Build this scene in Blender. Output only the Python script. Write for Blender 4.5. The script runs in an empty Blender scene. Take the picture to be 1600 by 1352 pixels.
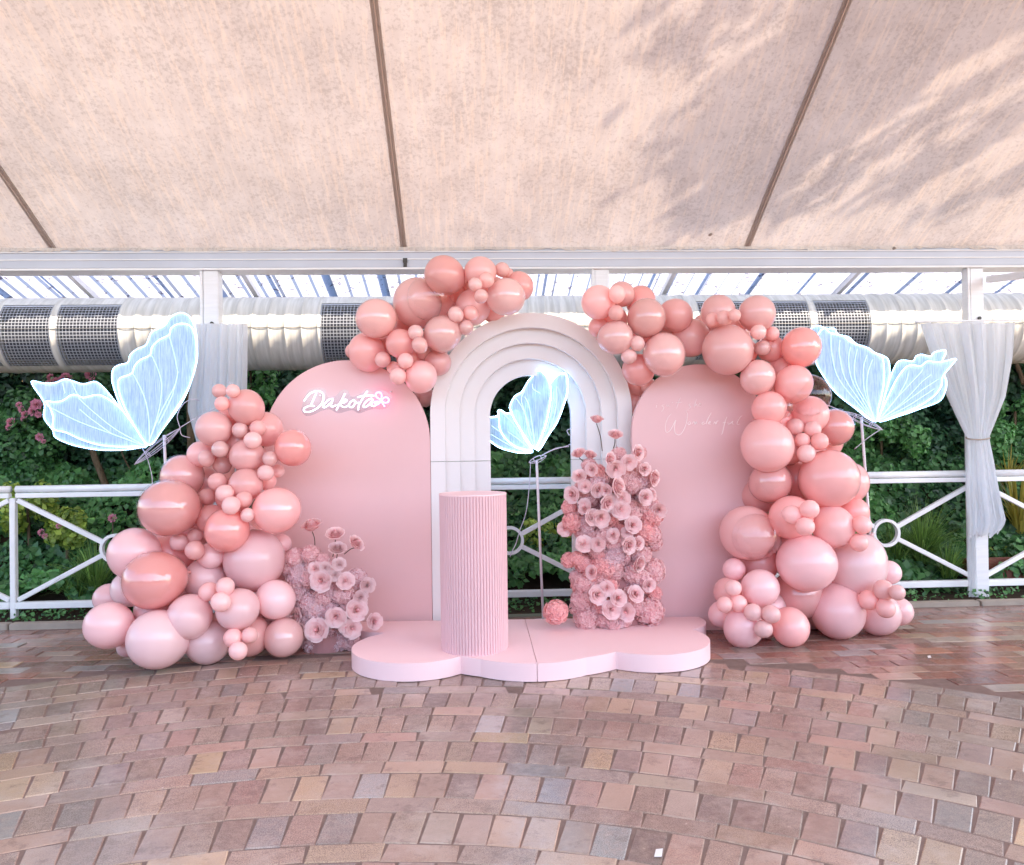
import bpy, bmesh, math, random
import numpy as np
from mathutils import Vector, Matrix
R = math.radians
random.seed(7)
rng = np.random.default_rng(7)
sc = bpy.context.scene
COL = sc.collection

# ------------------------------------------------------------------ camera
CAM_H, FPX, YAW, PITCH, ROLL = 1.30, 1200.0, R(2.7), math.atan(10/1200), R(0.8)
f0 = Vector((math.sin(YAW)*math.cos(PITCH), math.cos(YAW)*math.cos(PITCH), math.sin(PITCH)))
r0 = Vector((math.cos(YAW), -math.sin(YAW), 0)); u0 = r0.cross(f0)
cr = r0*math.cos(ROLL) - u0*math.sin(ROLL); cu = u0*math.cos(ROLL) + r0*math.sin(ROLL)
cam_d = bpy.data.cameras.new('camera'); cam = bpy.data.objects.new('camera', cam_d); COL.objects.link(cam)
m = Matrix((cr, cu, -f0)).transposed().to_4x4(); m.translation = (0, 0, CAM_H)
cam.matrix_world = m
cam_d.sensor_width = 36; cam_d.lens = FPX/1600*36; cam_d.clip_start = .05; cam_d.clip_end = 500
sc.camera = cam
P0 = Vector((0, 0, CAM_H))
def ray(x, y): return f0 + cr*((x-800)/FPX) - cu*((y-676)/FPX)
def at(x, y, Y):                      # real point on the upright plane at distance Y
    d = ray(x, y); return P0 + d*(Y/d.y)
def atz(x, y, z):                     # real point on a level plane
    d = ray(x, y); return P0 + d*((z-CAM_H)/d.z)
def cg(x, d, z=0):                    # ground frame of the viewer -> world
    s, c = math.sin(YAW), math.cos(YAW); return Vector((x*c+d*s, d*c-x*s, z))

# ------------------------------------------------------------------ world, sun, exposure
SUN_EL, SUN_AZ = R(50), R(118)         # azimuth measured from +Y towards +X
w = bpy.data.worlds.new('World'); sc.world = w; w.use_nodes = True
nt = w.node_tree; bg = nt.nodes['Background']
sky = nt.nodes.new('ShaderNodeTexSky'); sky.sky_type = 'NISHITA'; sky.sun_disc = False
sky.sun_elevation = SUN_EL; sky.sun_rotation = SUN_AZ; sky.air_density = 1.0; sky.dust_density = 2.0
nt.links.new(sky.outputs[0], bg.inputs[0]); bg.inputs[1].default_value = 0.15
sl = bpy.data.lights.new('sun', 'SUN'); sl.energy = 4.5; sl.angle = R(1.0); sl.color = (1, .84, .66)
sun = bpy.data.objects.new('sun', sl); COL.objects.link(sun)
sd = Vector((math.sin(SUN_AZ)*math.cos(SUN_EL), math.cos(SUN_AZ)*math.cos(SUN_EL), math.sin(SUN_EL)))
sun.rotation_euler = sd.to_track_quat('Z', 'Y').to_euler(); sun.location = sd*30
vs = sc.view_settings; sc.display_settings.display_device = 'sRGB'
vs.view_transform = 'Standard'; vs.look = 'None'; vs.gamma = 1; vs.exposure = 2.42
try: vs.use_curve_mapping = False
except Exception: pass
sc.render.engine = 'CYCLES'
sc.cycles.use_denoising = True
sc.cycles.max_bounces = 10; sc.cycles.diffuse_bounces = 6; sc.cycles.transparent_max_bounces = 16
sc.cycles.transmission_bounces = 6; sc.cycles.glossy_bounces = 3
sc.cycles.caustics_reflective = False; sc.cycles.caustics_refractive = False
sc.cycles.sample_clamp_indirect = 6

# ------------------------------------------------------------------ materials
class NT:
    def __init__(s, name):
        s.m = bpy.data.materials.new(name); s.m.use_nodes = True; s.t = s.m.node_tree; s.t.nodes.clear()
        s.out = s.n('ShaderNodeOutputMaterial')
    def n(s, typ, **kw):
        nd = s.t.nodes.new(typ)
        for k, v in kw.items():
            if hasattr(nd, k): setattr(nd, k, v)
        return nd
    def l(s, a, b): s.t.links.new(a, b)
    def noise(s, scale, detail=4, rough=.55, vec=None):
        nd = s.n('ShaderNodeTexNoise'); nd.inputs['Scale'].default_value = scale
        nd.inputs['Detail'].default_value = detail; nd.inputs['Roughness'].default_value = rough
        if vec is None: vec = s.pos()
        s.l(vec, nd.inputs['Vector']); return nd.outputs[0]
    def pos(s, scale=None):
        g = s.n('ShaderNodeNewGeometry').outputs['Position']
        if scale is None: return g
        mp = s.n('ShaderNodeMapping'); mp.inputs['Scale'].default_value = scale; s.l(g, mp.inputs[0]); return mp.outputs[0]
    def ramp(s, fac, stops, interp='LINEAR'):
        r = s.n('ShaderNodeValToRGB'); r.color_ramp.interpolation = interp
        e = r.color_ramp.elements
        while len(e) < len(stops): e.new(.5)
        for i, (p, c) in enumerate(stops):
            e[i].position = p; e[i].color = (*c, 1) if len(c) == 3 else c
        s.l(fac, r.inputs[0]); return r.outputs[0]
    def mix(s, f, a, b, mode='MIX'):
        nd = s.n('ShaderNodeMix', data_type='RGBA', blend_type=mode)
        for sock, v in ((nd.inputs[0], f), (nd.inputs[6], a), (nd.inputs[7], b)):
            if hasattr(v, 'is_linked'): s.l(v, sock)
            else: sock.default_value = v if not isinstance(v, tuple) else (*v, 1)[:4]
        return nd.outputs[2]
    def math(s, op, a, b=0.0):
        nd = s.n('ShaderNodeMath', operation=op)
        for i, v in enumerate((a, b)):
            if hasattr(v, 'is_linked'): s.l(v, nd.inputs[i])
            else: nd.inputs[i].default_value = v
        return nd.outputs[0]
    def bsdf(s, color, rough=.5, spec=.5, coat=0, metal=0, normal=None, coat_rough=.05, sheen=0):
        b = s.n('ShaderNodeBsdfPrincipled')
        for k, v in (('Base Color', color), ('Roughness', rough), ('Specular IOR Level', spec), ('Coat Weight', coat),
                     ('Metallic', metal), ('Coat Roughness', coat_rough), ('Sheen Weight', sheen)):
            if hasattr(v, 'is_linked'): s.l(v, b.inputs[k])
            elif isinstance(v, tuple): b.inputs[k].default_value = (*v, 1)
            else: b.inputs[k].default_value = v
        if normal is not None: s.l(normal, b.inputs['Normal'])
        return b.outputs[0]
    def bump(s, h, strength=.3, dist=.01):
        b = s.n('ShaderNodeBump'); b.inputs['Strength'].default_value = strength; b.inputs['Distance'].default_value = dist
        s.l(h, b.inputs['Height']); return b.outputs[0]
    def trans(s, color):
        t = s.n('ShaderNodeBsdfTranslucent')
        if hasattr(color, 'is_linked'): s.l(color, t.inputs[0])
        else: t.inputs[0].default_value = (*color, 1)
        return t.outputs[0]
    def mixs(s, f, a, b):
        x = s.n('ShaderNodeMixShader')
        if hasattr(f, 'is_linked'): s.l(f, x.inputs[0])
        else: x.inputs[0].default_value = f
        s.l(a, x.inputs[1]); s.l(b, x.inputs[2]); return x.outputs[0]
    def emit(s, color, strength):
        e = s.n('ShaderNodeEmission')
        if hasattr(color, 'is_linked'): s.l(color, e.inputs[0])
        else: e.inputs[0].default_value = (*color, 1)
        if hasattr(strength, 'is_linked'): s.l(strength, e.inputs[1])
        else: e.inputs[1].default_value = strength
        return e.outputs[0]
    def add(s, a, b):
        x = s.n('ShaderNodeAddShader'); s.l(a, x.inputs[0]); s.l(b, x.inputs[1]); return x.outputs[0]
    def done(s, sh): s.l(sh, s.out.inputs[0]); return s.m

def simple(name, color, rough=.5, spec=.5, coat=0, metal=0, var=.08, scale=6, bump=0, bscale=60):
    t = NT(name); n = t.noise(scale)
    c = t.mix(n, tuple(v*(1-var) for v in color), tuple(min(1, v*(1+var)) for v in color))
    nm = t.bump(t.noise(bscale, 3), bump, .004) if bump else None
    return t.done(t.bsdf(c, rough, spec, coat, metal, nm))

M = {}
# tent canvas: sun-lit from above, mildew speckle, drip streaks
t = NT('canvas')
n1 = t.noise(1.3, 5); n2 = t.noise(42, 4, .7); n3 = t.noise(7, 6, .7)
st = t.noise(2.2, 5, .6, t.pos((7, .5, .8)))
big = t.ramp(n1, [(.35, (.68, .655, .64)), (.65, (.80, .77, .745))])
c = t.mix(t.ramp(n3, [(.42, (0, 0, 0)), (.62, (1, 1, 1))]), t.mix(.16, big, (.40, .32, .27)), big)
n2b = t.math('ADD', n2, t.math('MULTIPLY', t.noise(2.6, 5, .7), .35))
c = t.mix(t.ramp(n2b, [(.53, (0, 0, 0)), (.68, (1, 1, 1))]), t.mix(.34, c, (.30, .26, .24)), c)
c = t.mix(t.ramp(st, [(.40, (0, 0, 0)), (.56, (1, 1, 1))]), t.mix(.07, c, (.42, .35, .31)), c)
vor = t.n('ShaderNodeTexVoronoi'); vor.inputs['Scale'].default_value = 1.7; t.l(t.pos(), vor.inputs['Vector'])
c = t.mix(t.ramp(vor.outputs['Distance'], [(.022, (1, 1, 1)), (.034, (0, 0, 0))]), c, (.22, .18, .16))
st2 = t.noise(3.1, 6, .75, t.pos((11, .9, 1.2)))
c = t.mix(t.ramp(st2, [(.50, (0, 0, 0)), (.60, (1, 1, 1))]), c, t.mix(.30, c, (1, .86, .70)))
warm = t.mix(1.0, c, (.54, .485, .465), 'MULTIPLY')
M['canvas'] = t.done(t.mixs(.20, t.bsdf(c, .8, .2), t.trans(warm)))
t = NT('seam_webbing'); M['seam_edge'] = simple('seam_edge', (.55, .45, .40), .8); M['seam'] = t.done(t.mixs(.75, t.bsdf((.6, .52, .48), .7, .2), t.trans((.66, .62, .60))))
# painted steel
t = NT('painted_steel'); n = t.noise(2, 5); sk = t.noise(5, 4, .6, t.pos((.6, 1, 9)))
c = t.mix(t.ramp(sk, [(.35, (0, 0, 0)), (.6, (1, 1, 1))]), (.74, .75, .76), (.80, .81, .83))
M['steel'] = t.done(t.bsdf(c, .35, .5))
M['beam'] = simple('beam_paint', (.50, .54, .62), .4, .5, var=.12, scale=3)
M['rail'] = simple('rail_paint', (.85, .86, .86), .35, .5, var=.12)
M['dark_metal'] = simple('dark_metal', (.05, .045, .04), .5, .5)
# duct
t = NT('duct_skin'); sk = t.noise(3, 5, .6, t.pos((9, 1, .6)))
c = t.mix(t.ramp(sk, [(.35, (0, 0, 0)), (.65, (1, 1, 1))]), (.42, .41, .38), (.58, .57, .54))
M['duct'] = t.done(t.bsdf(c, .72, .25))
M['duct_dark'] = simple('duct_inside', (.03, .035, .05), .7)
M['grille'] = simple('grille_bars', (.30, .32, .36), .4)
t = NT('awning_sheet'); n = t.noise(5, 5, .7); n2 = t.noise(16, 4, .7)
c = t.mix(t.ramp(n2, [(.36, (1, 1, 1)), (.42, (0, 0, 0))]), (.25, .27, .33), (.06, .05, .07))
t2 = NT('shadow_batten_strip'); M['shadow_batten'] = t2.done(t2.mixs(.75, t2.bsdf((.7, .7, .74), .5), t2.trans((.16, .17, .20))))
M['awning'] = t.done(t.mixs(.85, t.bsdf(c, .4), t.trans(c)))
# panels
def matte(name, color, var=.03): return simple(name, color, .55, .35, var=var, scale=1.5)
M['pink_panel'] = matte('pink_panel_paint', (.77, .50, .50), .06)
M['arch_paint'] = matte('arch_cream_paint', (.80, .77, .76))
M['pink_platform'] = matte('pink_platform_paint', (.90, .65, .66))
M['plinth'] = simple('pink_ribbed_paint', (.74, .49, .51), .5, .4, var=.03)
M['vinyl'] = simple('vinyl_lettering', (.98, .80, .78), .4)
# balloons
def balloon(name, col, rough, coat, tr=.22, spec=.5):
    t = NT(name); oi = t.n('ShaderNodeObjectInfo'); hs = t.n('ShaderNodeHueSaturation')
    hs.inputs['Color'].default_value = (*col, 1)
    t.l(t.math('ADD', t.math('MULTIPLY', oi.outputs['Random'], .24), .86), hs.inputs['Value'])
    t.l(t.math('ADD', t.math('MULTIPLY', t.math('FRACT', t.math('MULTIPLY', oi.outputs['Random'], 17.3)), .34), .94), hs.inputs['Saturation'])
    b = t.bsdf(hs.outputs[0], rough, spec, coat, coat_rough=.04)
    return t.done(t.mixs(tr, b, t.trans(hs.outputs[0])))
M['bal_m'] = balloon('balloon_matte_pink', (.98, .585, .56), .28, .6)
M['bal_s'] = balloon('balloon_pale_pink', (.98, .64, .61), .32, .4)
M['bal_g'] = balloon('balloon_shiny_rose', (.97, .56, .53), .16, .6)
M['bal_p'] = balloon('balloon_pearl_pink', (.97, .65, .62), .18, .5)
M['bal_l'] = balloon('balloon_light_pink', (.97, .69, .69), .30, .55)
t = NT('balloon_clear'); lw = t.n('ShaderNodeLayerWeight'); lw.inputs[0].default_value = .35
gl = t.n('ShaderNodeBsdfGlossy'); gl.inputs['Roughness'].default_value = .03; gl.inputs[0].default_value = (1, .97, .97, 1)
tp = t.n('ShaderNodeBsdfTransparent'); tp.inputs[0].default_value = (.97, .93, .93, 1)
M['bal_c'] = t.done(t.mixs(t.math('ADD', t.math('MULTIPLY', t.math('POWER', lw.outputs['Facing'], 2.2), .55), .05), tp.outputs[0], gl.outputs[0]))
t = NT('clear_outer_skin'); lw = t.n('ShaderNodeLayerWeight'); lw.inputs[0].default_value = .3
gl = t.n('ShaderNodeBsdfGlossy'); gl.inputs['Roughness'].default_value = .05; gl.inputs[0].default_value = (1, .98, .98, 1)
tp = t.n('ShaderNodeBsdfTransparent'); tp.inputs[0].default_value = (1, .99, .99, 1)
M['bal_shell'] = t.done(t.mixs(t.math('ADD', t.math('MULTIPLY', t.math('POWER', lw.outputs['Facing'], 3.0), .35), .03), tp.outputs[0], gl.outputs[0]))
# flowers
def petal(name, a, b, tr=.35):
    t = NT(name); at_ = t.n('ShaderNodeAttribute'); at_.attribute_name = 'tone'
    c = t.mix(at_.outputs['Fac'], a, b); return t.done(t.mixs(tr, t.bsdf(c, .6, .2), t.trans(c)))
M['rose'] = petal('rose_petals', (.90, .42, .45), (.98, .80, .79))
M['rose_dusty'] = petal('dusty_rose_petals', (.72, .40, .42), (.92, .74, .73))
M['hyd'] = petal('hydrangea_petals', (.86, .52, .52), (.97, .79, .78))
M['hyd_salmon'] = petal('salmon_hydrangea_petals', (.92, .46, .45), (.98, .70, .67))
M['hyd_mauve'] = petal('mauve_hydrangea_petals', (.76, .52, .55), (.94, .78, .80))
M['core'] = simple('flower_foam', (.42, .20, .20), .9)
M['stem'] = simple('brown_stem', (.10, .07, .045), .7)
# foliage
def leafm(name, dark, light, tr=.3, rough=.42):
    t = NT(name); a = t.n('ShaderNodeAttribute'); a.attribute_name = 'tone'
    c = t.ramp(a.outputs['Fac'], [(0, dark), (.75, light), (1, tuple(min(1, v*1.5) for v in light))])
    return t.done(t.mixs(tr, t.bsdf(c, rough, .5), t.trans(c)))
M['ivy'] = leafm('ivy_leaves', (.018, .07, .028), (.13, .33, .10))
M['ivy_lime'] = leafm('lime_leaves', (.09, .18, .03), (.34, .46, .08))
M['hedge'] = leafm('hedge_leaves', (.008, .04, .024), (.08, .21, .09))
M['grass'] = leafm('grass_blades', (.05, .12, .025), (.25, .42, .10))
M['palm'] = leafm('palm_blades', (.10, .12, .02), (.42, .36, .07))
M['pinkbloom'] = petal('shrub_blossom', (.75, .28, .42), (.88, .50, .60))
t = NT('bark'); n = t.noise(8, 6, .7, t.pos((3, 3, .8))); M['bark'] = t.done(t.bsdf(t.ramp(n, [(.3, (.05, .035, .02)), (.7, (.22, .16, .10))]), .9, .2, normal=t.bump(n, .6, .02)))
M['soil'] = simple('soil', (.045, .032, .022), .95, .1, var=.5, scale=14, bump=.8, bscale=30)
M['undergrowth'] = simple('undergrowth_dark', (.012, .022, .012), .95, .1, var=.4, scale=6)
M['kerb'] = simple('kerb_stone', (.36, .31, .26), .8, .2, var=.25, scale=8, bump=.4)
M['paper'] = simple('paper', (.8, .78, .75), .6)
M['timber'] = simple('red_timber', (.20, .06, .04), .7)
# fabric
t = NT('sheer_curtain'); fb = t.noise(3, 3, .6, t.pos((45, 45, 1)))
c = t.mix(t.ramp(fb, [(.35, (0, 0, 0)), (.7, (1, 1, 1))]), (.84, .88, .93), (.92, .94, .96))
tp = t.n('ShaderNodeBsdfTransparent')
sh = t.mixs(.55, t.bsdf(c, .8, .1, sheen=.3), t.trans(c))
M['curtain'] = t.done(t.mixs(t.math('MULTIPLY', fb, .12), sh, tp.outputs[0]))
# lamps
def led(name, col, s): t = NT(name); return t.done(t.emit(col, s))
M['led'] = led('led_string', (.34, .64, 1.0), 1.7)
M['led_vein'] = led('led_vein', (.60, .83, 1.0), .30)
M['led_small'] = led('led_string_bright', (.36, .66, 1.0), 4.5)
M['lacing_glow'] = led('lacing_glow', (.55, .82, 1.0), .55)
M['neon'] = led('neon_white', (.62, .82, 1.0), 1.1)
M['neon_pink'] = led('neon_pink', (1.0, .16, .42), 1.8)
t = NT('wing_gauze'); fb = t.noise(2.5, 4, .6, t.pos((60, 60, 5)))
c = t.mix(t.ramp(fb, [(.35, (0, 0, 0)), (.65, (1, 1, 1))]), (.40, .53, .70), (.72, .83, .93))
M['wing'] = t.done(t.add(t.mixs(.55, t.bsdf(c, .6, .2), t.trans(c)), t.emit((.62, .82, 1.0), .036)))  # weak emission in the gauze stands in for light from its rim strings
M['wire'] = simple('white_wire', (.62, .58, .68), .35)
M['pole'] = simple('pole_paint', (.78, .70, .72), .4)
M['acrylic'] = None
t = NT('acrylic_backing'); lw = t.n('ShaderNodeLayerWeight'); gl = t.n('ShaderNodeBsdfGlossy'); gl.inputs['Roughness'].default_value = .08
tp = t.n('ShaderNodeBsdfTransparent'); tp.inputs[0].default_value = (.93, .93, .95, 1)
M['acrylic'] = t.done(t.mixs(.06, tp.outputs[0], gl.outputs[0]))
# bricks
def brickm(name, obj_info):
    t = NT(name)
    if obj_info:
        oi = t.n('ShaderNodeObjectInfo'); col, al = oi.outputs['Color'], oi.outputs['Alpha']
    else:
        a = t.n('ShaderNodeAttribute'); a.attribute_name = 'Col'; col, al = a.outputs['Color'], a.outputs['Alpha']
    fine = t.noise(260, 3, .7); mid = t.noise(28, 5, .65); wide = t.noise(1.6, 4)
    c = t.mix(t.ramp(fine, [(.36, (0, 0, 0)), (.62, (1, 1, 1))]), t.mix(t.math('MULTIPLY', al, .75), col, (.10, .075, .07)), col)
    c = t.mix(t.math('MULTIPLY', t.ramp(mid, [(.45, (0, 0, 0)), (.7, (1, 1, 1))]), .35), c, (.46, .35, .28))
    c = t.mix(t.math('MULTIPLY', t.ramp(wide, [(.45, (0, 0, 0)), (.65, (1, 1, 1))]), .38), c, (.20, .13, .11))
    w2 = t.noise(2.7, 6, .7, t.pos((1, 1, 1))); c = t.mix(t.math('MULTIPLY', t.ramp(w2, [(.50, (0, 0, 0)), (.68, (1, 1, 1))]), .40), c, (.52, .45, .40))
    w3 = t.noise(9, 6, .75); c = t.mix(t.math('MULTIPLY', t.ramp(w3, [(.54, (0, 0, 0)), (.64, (1, 1, 1))]), .35), c, (.13, .09, .08))
    rough = t.math('ADD', t.math('MULTIPLY', al, .14), t.math('ADD', t.math('MULTIPLY', mid, .15), .03))
    h = t.math('ADD', t.math('MULTIPLY', fine, .4), mid)
    return t.done(t.bsdf(c, rough, .8, normal=t.bump(h, .30, .003)))
M['brick_o'] = brickm('paving_brick', True); M['brick_j'] = brickm('paving_brick_far', False)
M['joint'] = simple('joint_sand', (.20, .145, .125), .95, .1, var=.3, scale=20, bump=.5)

# ------------------------------------------------------------------ mesh helpers
class MB:
    def __init__(s): s.v = []; s.f = []; s.tone = None
    def add(s, vs, fs):
        o = len(s.v); s.v.extend(Vector(v) for v in vs); s.f.extend(tuple(i+o for i in f) for f in fs); return s
    def box(s, a, b):
        x0, y0, z0 = a; x1, y1, z1 = b
        return s.add([(x0,y0,z0),(x1,y0,z0),(x1,y1,z0),(x0,y1,z0),(x0,y0,z1),(x1,y0,z1),(x1,y1,z1),(x0,y1,z1)],
                     [(3,2,1,0),(4,5,6,7),(0,1,5,4),(1,2,6,5),(2,3,7,6),(3,0,4,7)])
    def bar(s, p, q, w_, d, up=(0, 1, 0)):                 # rectangular bar; d along `up`
        p, q = Vector(p), Vector(q); t_ = (q-p).normalized(); n = Vector(up); n = (n-t_*n.dot(t_)).normalized(); b = t_.cross(n)
        vs = []
        for e in (p, q):
            for i, j in ((-1,-1),(1,-1),(1,1),(-1,1)): vs.append(e+b*(i*w_/2)+n*(j*d/2))
        return s.add(vs, [(3,2,1,0),(4,5,6,7),(0,1,5,4),(1,2,6,5),(2,3,7,6),(3,0,4,7)])
    def tube(s, pts, r, n=8, closed=False, rf=None):
        pts = [Vector(p) for p in pts]; k = len(pts); rings = []; prev = None
        for i, p in enumerate(pts):
            a = pts[(i-1) % k] if (closed or i) else p; b = pts[(i+1) % k] if (closed or i < k-1) else p
            t_ = (b-a); t_ = t_.normalized() if t_.length > 1e-9 else Vector((0, 0, 1))
            if prev is None: u = t_.orthogonal().normalized()
            else:
                u = prev - t_*prev.dot(t_); u = u.normalized() if u.length > 1e-6 else t_.orthogonal().normalized()
            prev = u; b_ = t_.cross(u); rr = r if rf is None else rf(i, k)
            rings.append([p+(u*math.cos(2*math.pi*j/n)+b_*math.sin(2*math.pi*j/n))*rr for j in range(n)])
        vs = [v for g in rings for v in g]; fs = []
        for i in range(k if closed else k-1):
            a = i*n; b = ((i+1) % k)*n
            for j in range(n): fs.append((a+j, a+(j+1) % n, b+(j+1) % n, b+j))
        if not closed: fs += [tuple(reversed(range(n))), tuple(range((k-1)*n, k*n))]
        return s.add(vs, fs)
    def prism(s, poly, depth):                              # poly: world points in a plane; extruded by vector depth
        n = len(poly); d = Vector(depth)
        vs = [Vector(p) for p in poly]+[Vector(p)+d for p in poly]
        fs = [tuple(reversed(range(n))), tuple(range(n, 2*n))]+[(i, (i+1) % n, n+(i+1) % n, n+i) for i in range(n)]
        return s.add(vs, fs)
def new_mesh(name, mb, mat, smooth=False, shift=Vector((0, 0, 0)), tri=False, bevel=0):
    me = bpy.data.meshes.new(name); me.from_pydata([tuple(v-shift) for v in mb.v], [], mb.f)
    bm = bmesh.new(); bm.from_mesh(me)
    bmesh.ops.recalc_face_normals(bm, faces=bm.faces)
    if bevel:
        es = [e for e in bm.edges if len(e.link_faces) == 2 and e.calc_face_angle(0) > .6]
        bmesh.ops.bevel(bm, geom=es, offset=bevel, segments=2, affect='EDGES', clamp_overlap=True)
    if tri: bmesh.ops.triangulate(bm, faces=[f for f in bm.faces if len(f.verts) > 4])
    bm.to_mesh(me); bm.free()
    if smooth:
        me.shade_smooth()
    if mat: me.materials.append(M[mat] if isinstance(mat, str) else mat)
    if mb.tone is not None:
        a = me.attributes.new('tone', 'FLOAT', 'POINT'); a.data.foreach_set('value', mb.tone)
    return me
def tag(o, label=None, cat=None, group=None, kind=None):
    for k, v in (('label', label), ('category', cat), ('group', group), ('kind', kind)):
        if v: o[k] = v
    return o
def thing(name, label, cat, loc, group=None):
    o = bpy.data.objects.new(name, None); o.empty_display_size = .1; COL.objects.link(o); o.location = loc
    return tag(o, label, cat, group)
def wloc(o):
    v = Vector((0, 0, 0))
    while o: v += o.location; o = o.parent
    return v
def obj(name, mb, mat, parent=None, smooth=False, label=None, bevel=0, tri=True):
    if parent is not None:
        sh = wloc(parent); o = bpy.data.objects.new(name, new_mesh(name, mb, mat, smooth, sh, tri, bevel)); o.parent = parent
    else:
        xs = [v.x for v in mb.v]; ys = [v.y for v in mb.v]; zs = [v.z for v in mb.v]
        sh = Vector(((min(xs)+max(xs))/2, (min(ys)+max(ys))/2, min(zs)))
        o = bpy.data.objects.new(name, new_mesh(name, mb, mat, smooth, sh, tri, bevel)); o.location = sh
    COL.objects.link(o)
    if label: o['label'] = label
    return o
def inst(name, me, loc, parent=None, rot=None, scale=1, label=None):
    o = bpy.data.objects.new(name, me); COL.objects.link(o)
    if parent is not None: o.parent = parent; loc = Vector(loc)-wloc(parent)
    o.location = loc
    if rot is not None: o.rotation_mode = 'QUATERNION'; o.rotation_quaternion = rot
    o.scale = (scale,)*3 if not isinstance(scale, (tuple, list)) else scale
    if label: o['label'] = label
    return o
def cr_spline(pts, per=8, closed=False):
    P = [Vector(p) for p in pts]; n = len(P); out = []
    for i in range(n if closed else n-1):
        p1, p2 = P[i], P[(i+1) % n]
        p0 = P[(i-1) % n] if (closed or i) else p1; p3 = P[(i+2) % n] if (closed or i < n-2) else p2
        for k in range(per):
            t_ = k/per; out.append(.5*((2*p1)+(p2-p0)*t_+(2*p0-5*p1+4*p2-p3)*t_*t_+(3*p1-p0-3*p2+p3)*t_**3))
    if not closed: out.append(P[-1])
    return out
def structure(name, mb, mat, **k): return tag(obj(name, mb, mat, **k), kind='structure')

# ------------------------------------------------------------------ setting: ground
g = MB().add([(-60, -60, -.003), (60, -60, -.003), (60, 5.62, -.003), (-60, 5.62, -.003)], [(0, 1, 2, 3)])
paving = structure('pavement', g, 'joint'); paving['label'] = 'brick paved floor with curved rows'
g = MB(); nx, ny = 60, 24
xs = np.linspace(-30, 30, nx); ys = np.concatenate([np.linspace(5.62, 7.6, 16), np.linspace(8.5, 60, 8)])
def bank(x, y):
    if y < 6.1: return .02+.03*math.sin(x*3)*max(0, y-5.7)
    if y < 7.5: t_ = (y-6.1)/1.4; return .04+.95*(t_*t_*(3-2*t_))+.05*math.sin(x*2.3+1)
    return 1.0
vs = [(x, y, bank(x, y)) for y in ys for x in xs]
g.add(vs, [(j*nx+i, j*nx+i+1, (j+1)*nx+i+1, (j+1)*nx+i) for j in range(len(ys)-1) for i in range(nx-1)])
structure('ground', g, 'soil', smooth=True)
g = MB()
x = -7.0
while x < 8: 
    L = random.uniform(.55, .8)
    if x < -1.0 or x > 3.0: g.box((x, 5.60, -.02), (x+L-.012, 5.67+random.uniform(0, .01), .035+random.uniform(-.006, .006)))
    x += L
structure('kerb', g, 'kerb', bevel=.006)

# bricks
TAN = [(.33, .24, .205), (.37, .265, .215), (.30, .22, .195), (.41, .30, .225), (.29, .24, .23), (.34, .225, .195), (.27, .24, .25), (.33, .26, .225), (.23, .18, .165), (.46, .33, .225), (.30, .29, .31)]
TW = [7, 5, 7, 2, 5, 4, 1.5, 5, 2, .5, .6]
RED = [(.25, .105, .085), (.22, .10, .085), (.30, .14, .10), (.19, .09, .08), (.27, .16, .13)]
def brick_verts(L, W, seed):                                # top inset, bevelled, uneven, sits in the joint bed
    r_ = random.Random(seed); j = lambda s_: r_.uniform(-s_, s_)
    hx, hy = L/2, W/2; b = .004
    c4 = [(-hx+j(.004), -hy+j(.004)), (hx+j(.004), -hy+j(.004)), (hx+j(.004), hy+j(.004)), (-hx+j(.004), hy+j(.004))]
    tilt = (j(.009), j(.009)); up = j(.0012)
    z = lambda x, y: up+tilt[0]*x+tilt[1]*y
    lo = [(x, y, -.045) for x, y in c4]
    sh = [(x, y, z(x, y)-.003) for x, y in c4]
    ins = [(x-math.copysign(b, x), y-math.copysign(b, y)) for x, y in c4]
    tp_ = [(x, y, z(x, y)) for x, y in ins]
    return lo+sh+tp_, [(0,1,5,4),(1,2,6,5),(2,3,7,6),(3,0,4,7),(4,5,9,8),(5,6,10,9),(6,7,11,10),(7,4,8,11),(8,9,10,11)]
BV = {}
def bvariants(kind, L, W, n=6):
    out = []
    for i in range(n):
        vs, fs = brick_verts(L, W, hash((len(kind), i*13+int(L*1000))) & 0xffff)
        mb = MB().add(vs, fs); me = new_mesh('brick', mb, 'brick_o'); out.append((me, vs, fs))
    BV[kind] = out
bvariants('soldier', .2025, .1085); bvariants('stretcher', .237, .105); bvariants('red', .226, .109)
Cc = cg(-.48, -.27); CA = math.atan2(1, 0)-YAW
slots = []
def inview(p, mgn=80):
    d = Vector(p)-P0; z_ = d.dot(f0)
    if z_ < .5: return False
    X_, Y_ = 800+FPX*d.dot(cr)/z_, 676-FPX*d.dot(cu)/z_
    return -mgn-250 < X_ < 1600+mgn+250 and Y_ < 1352+140
for k in range(-6, 5):
    for kind, rr, dr, ln in (('soldier', 3.395+.315*k+.1025, .205, .1145), ('stretcher', 3.395+.315*k+.205+.055, .11, .243)):
        n = int(2*math.pi*rr/ln); off = random.random()
        for i in range(n):
            a = 2*math.pi*(i+off)/n
            p = Cc+Vector((math.cos(a)*rr, math.sin(a)*rr, 0))
            if p.y < 1.2 or not inview(p): continue
            ang = a if kind == 'soldier' else a+math.pi/2
            wd = 1.0
            slots.append((kind, p, ang+random.gauss(0, .006), random.choices(TAN, TW)[0]))
y = 3.0; row = 0
while y < 5.58:
    x = -6.2+(row % 2)*.115
    while x < 6.6:
        p = Vector((x+random.gauss(0, .002), y, 0))
        if (p-Cc).length > 4.97+.075 and inview(p): slots.append(('red', p, random.gauss(0, .006), random.choice(RED) if random.random() < .85 else random.choice(TAN)))
        x += .231
    y += .114; row += 1
slots.sort(key=lambda s_: (s_[1]-P0).length)
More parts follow.
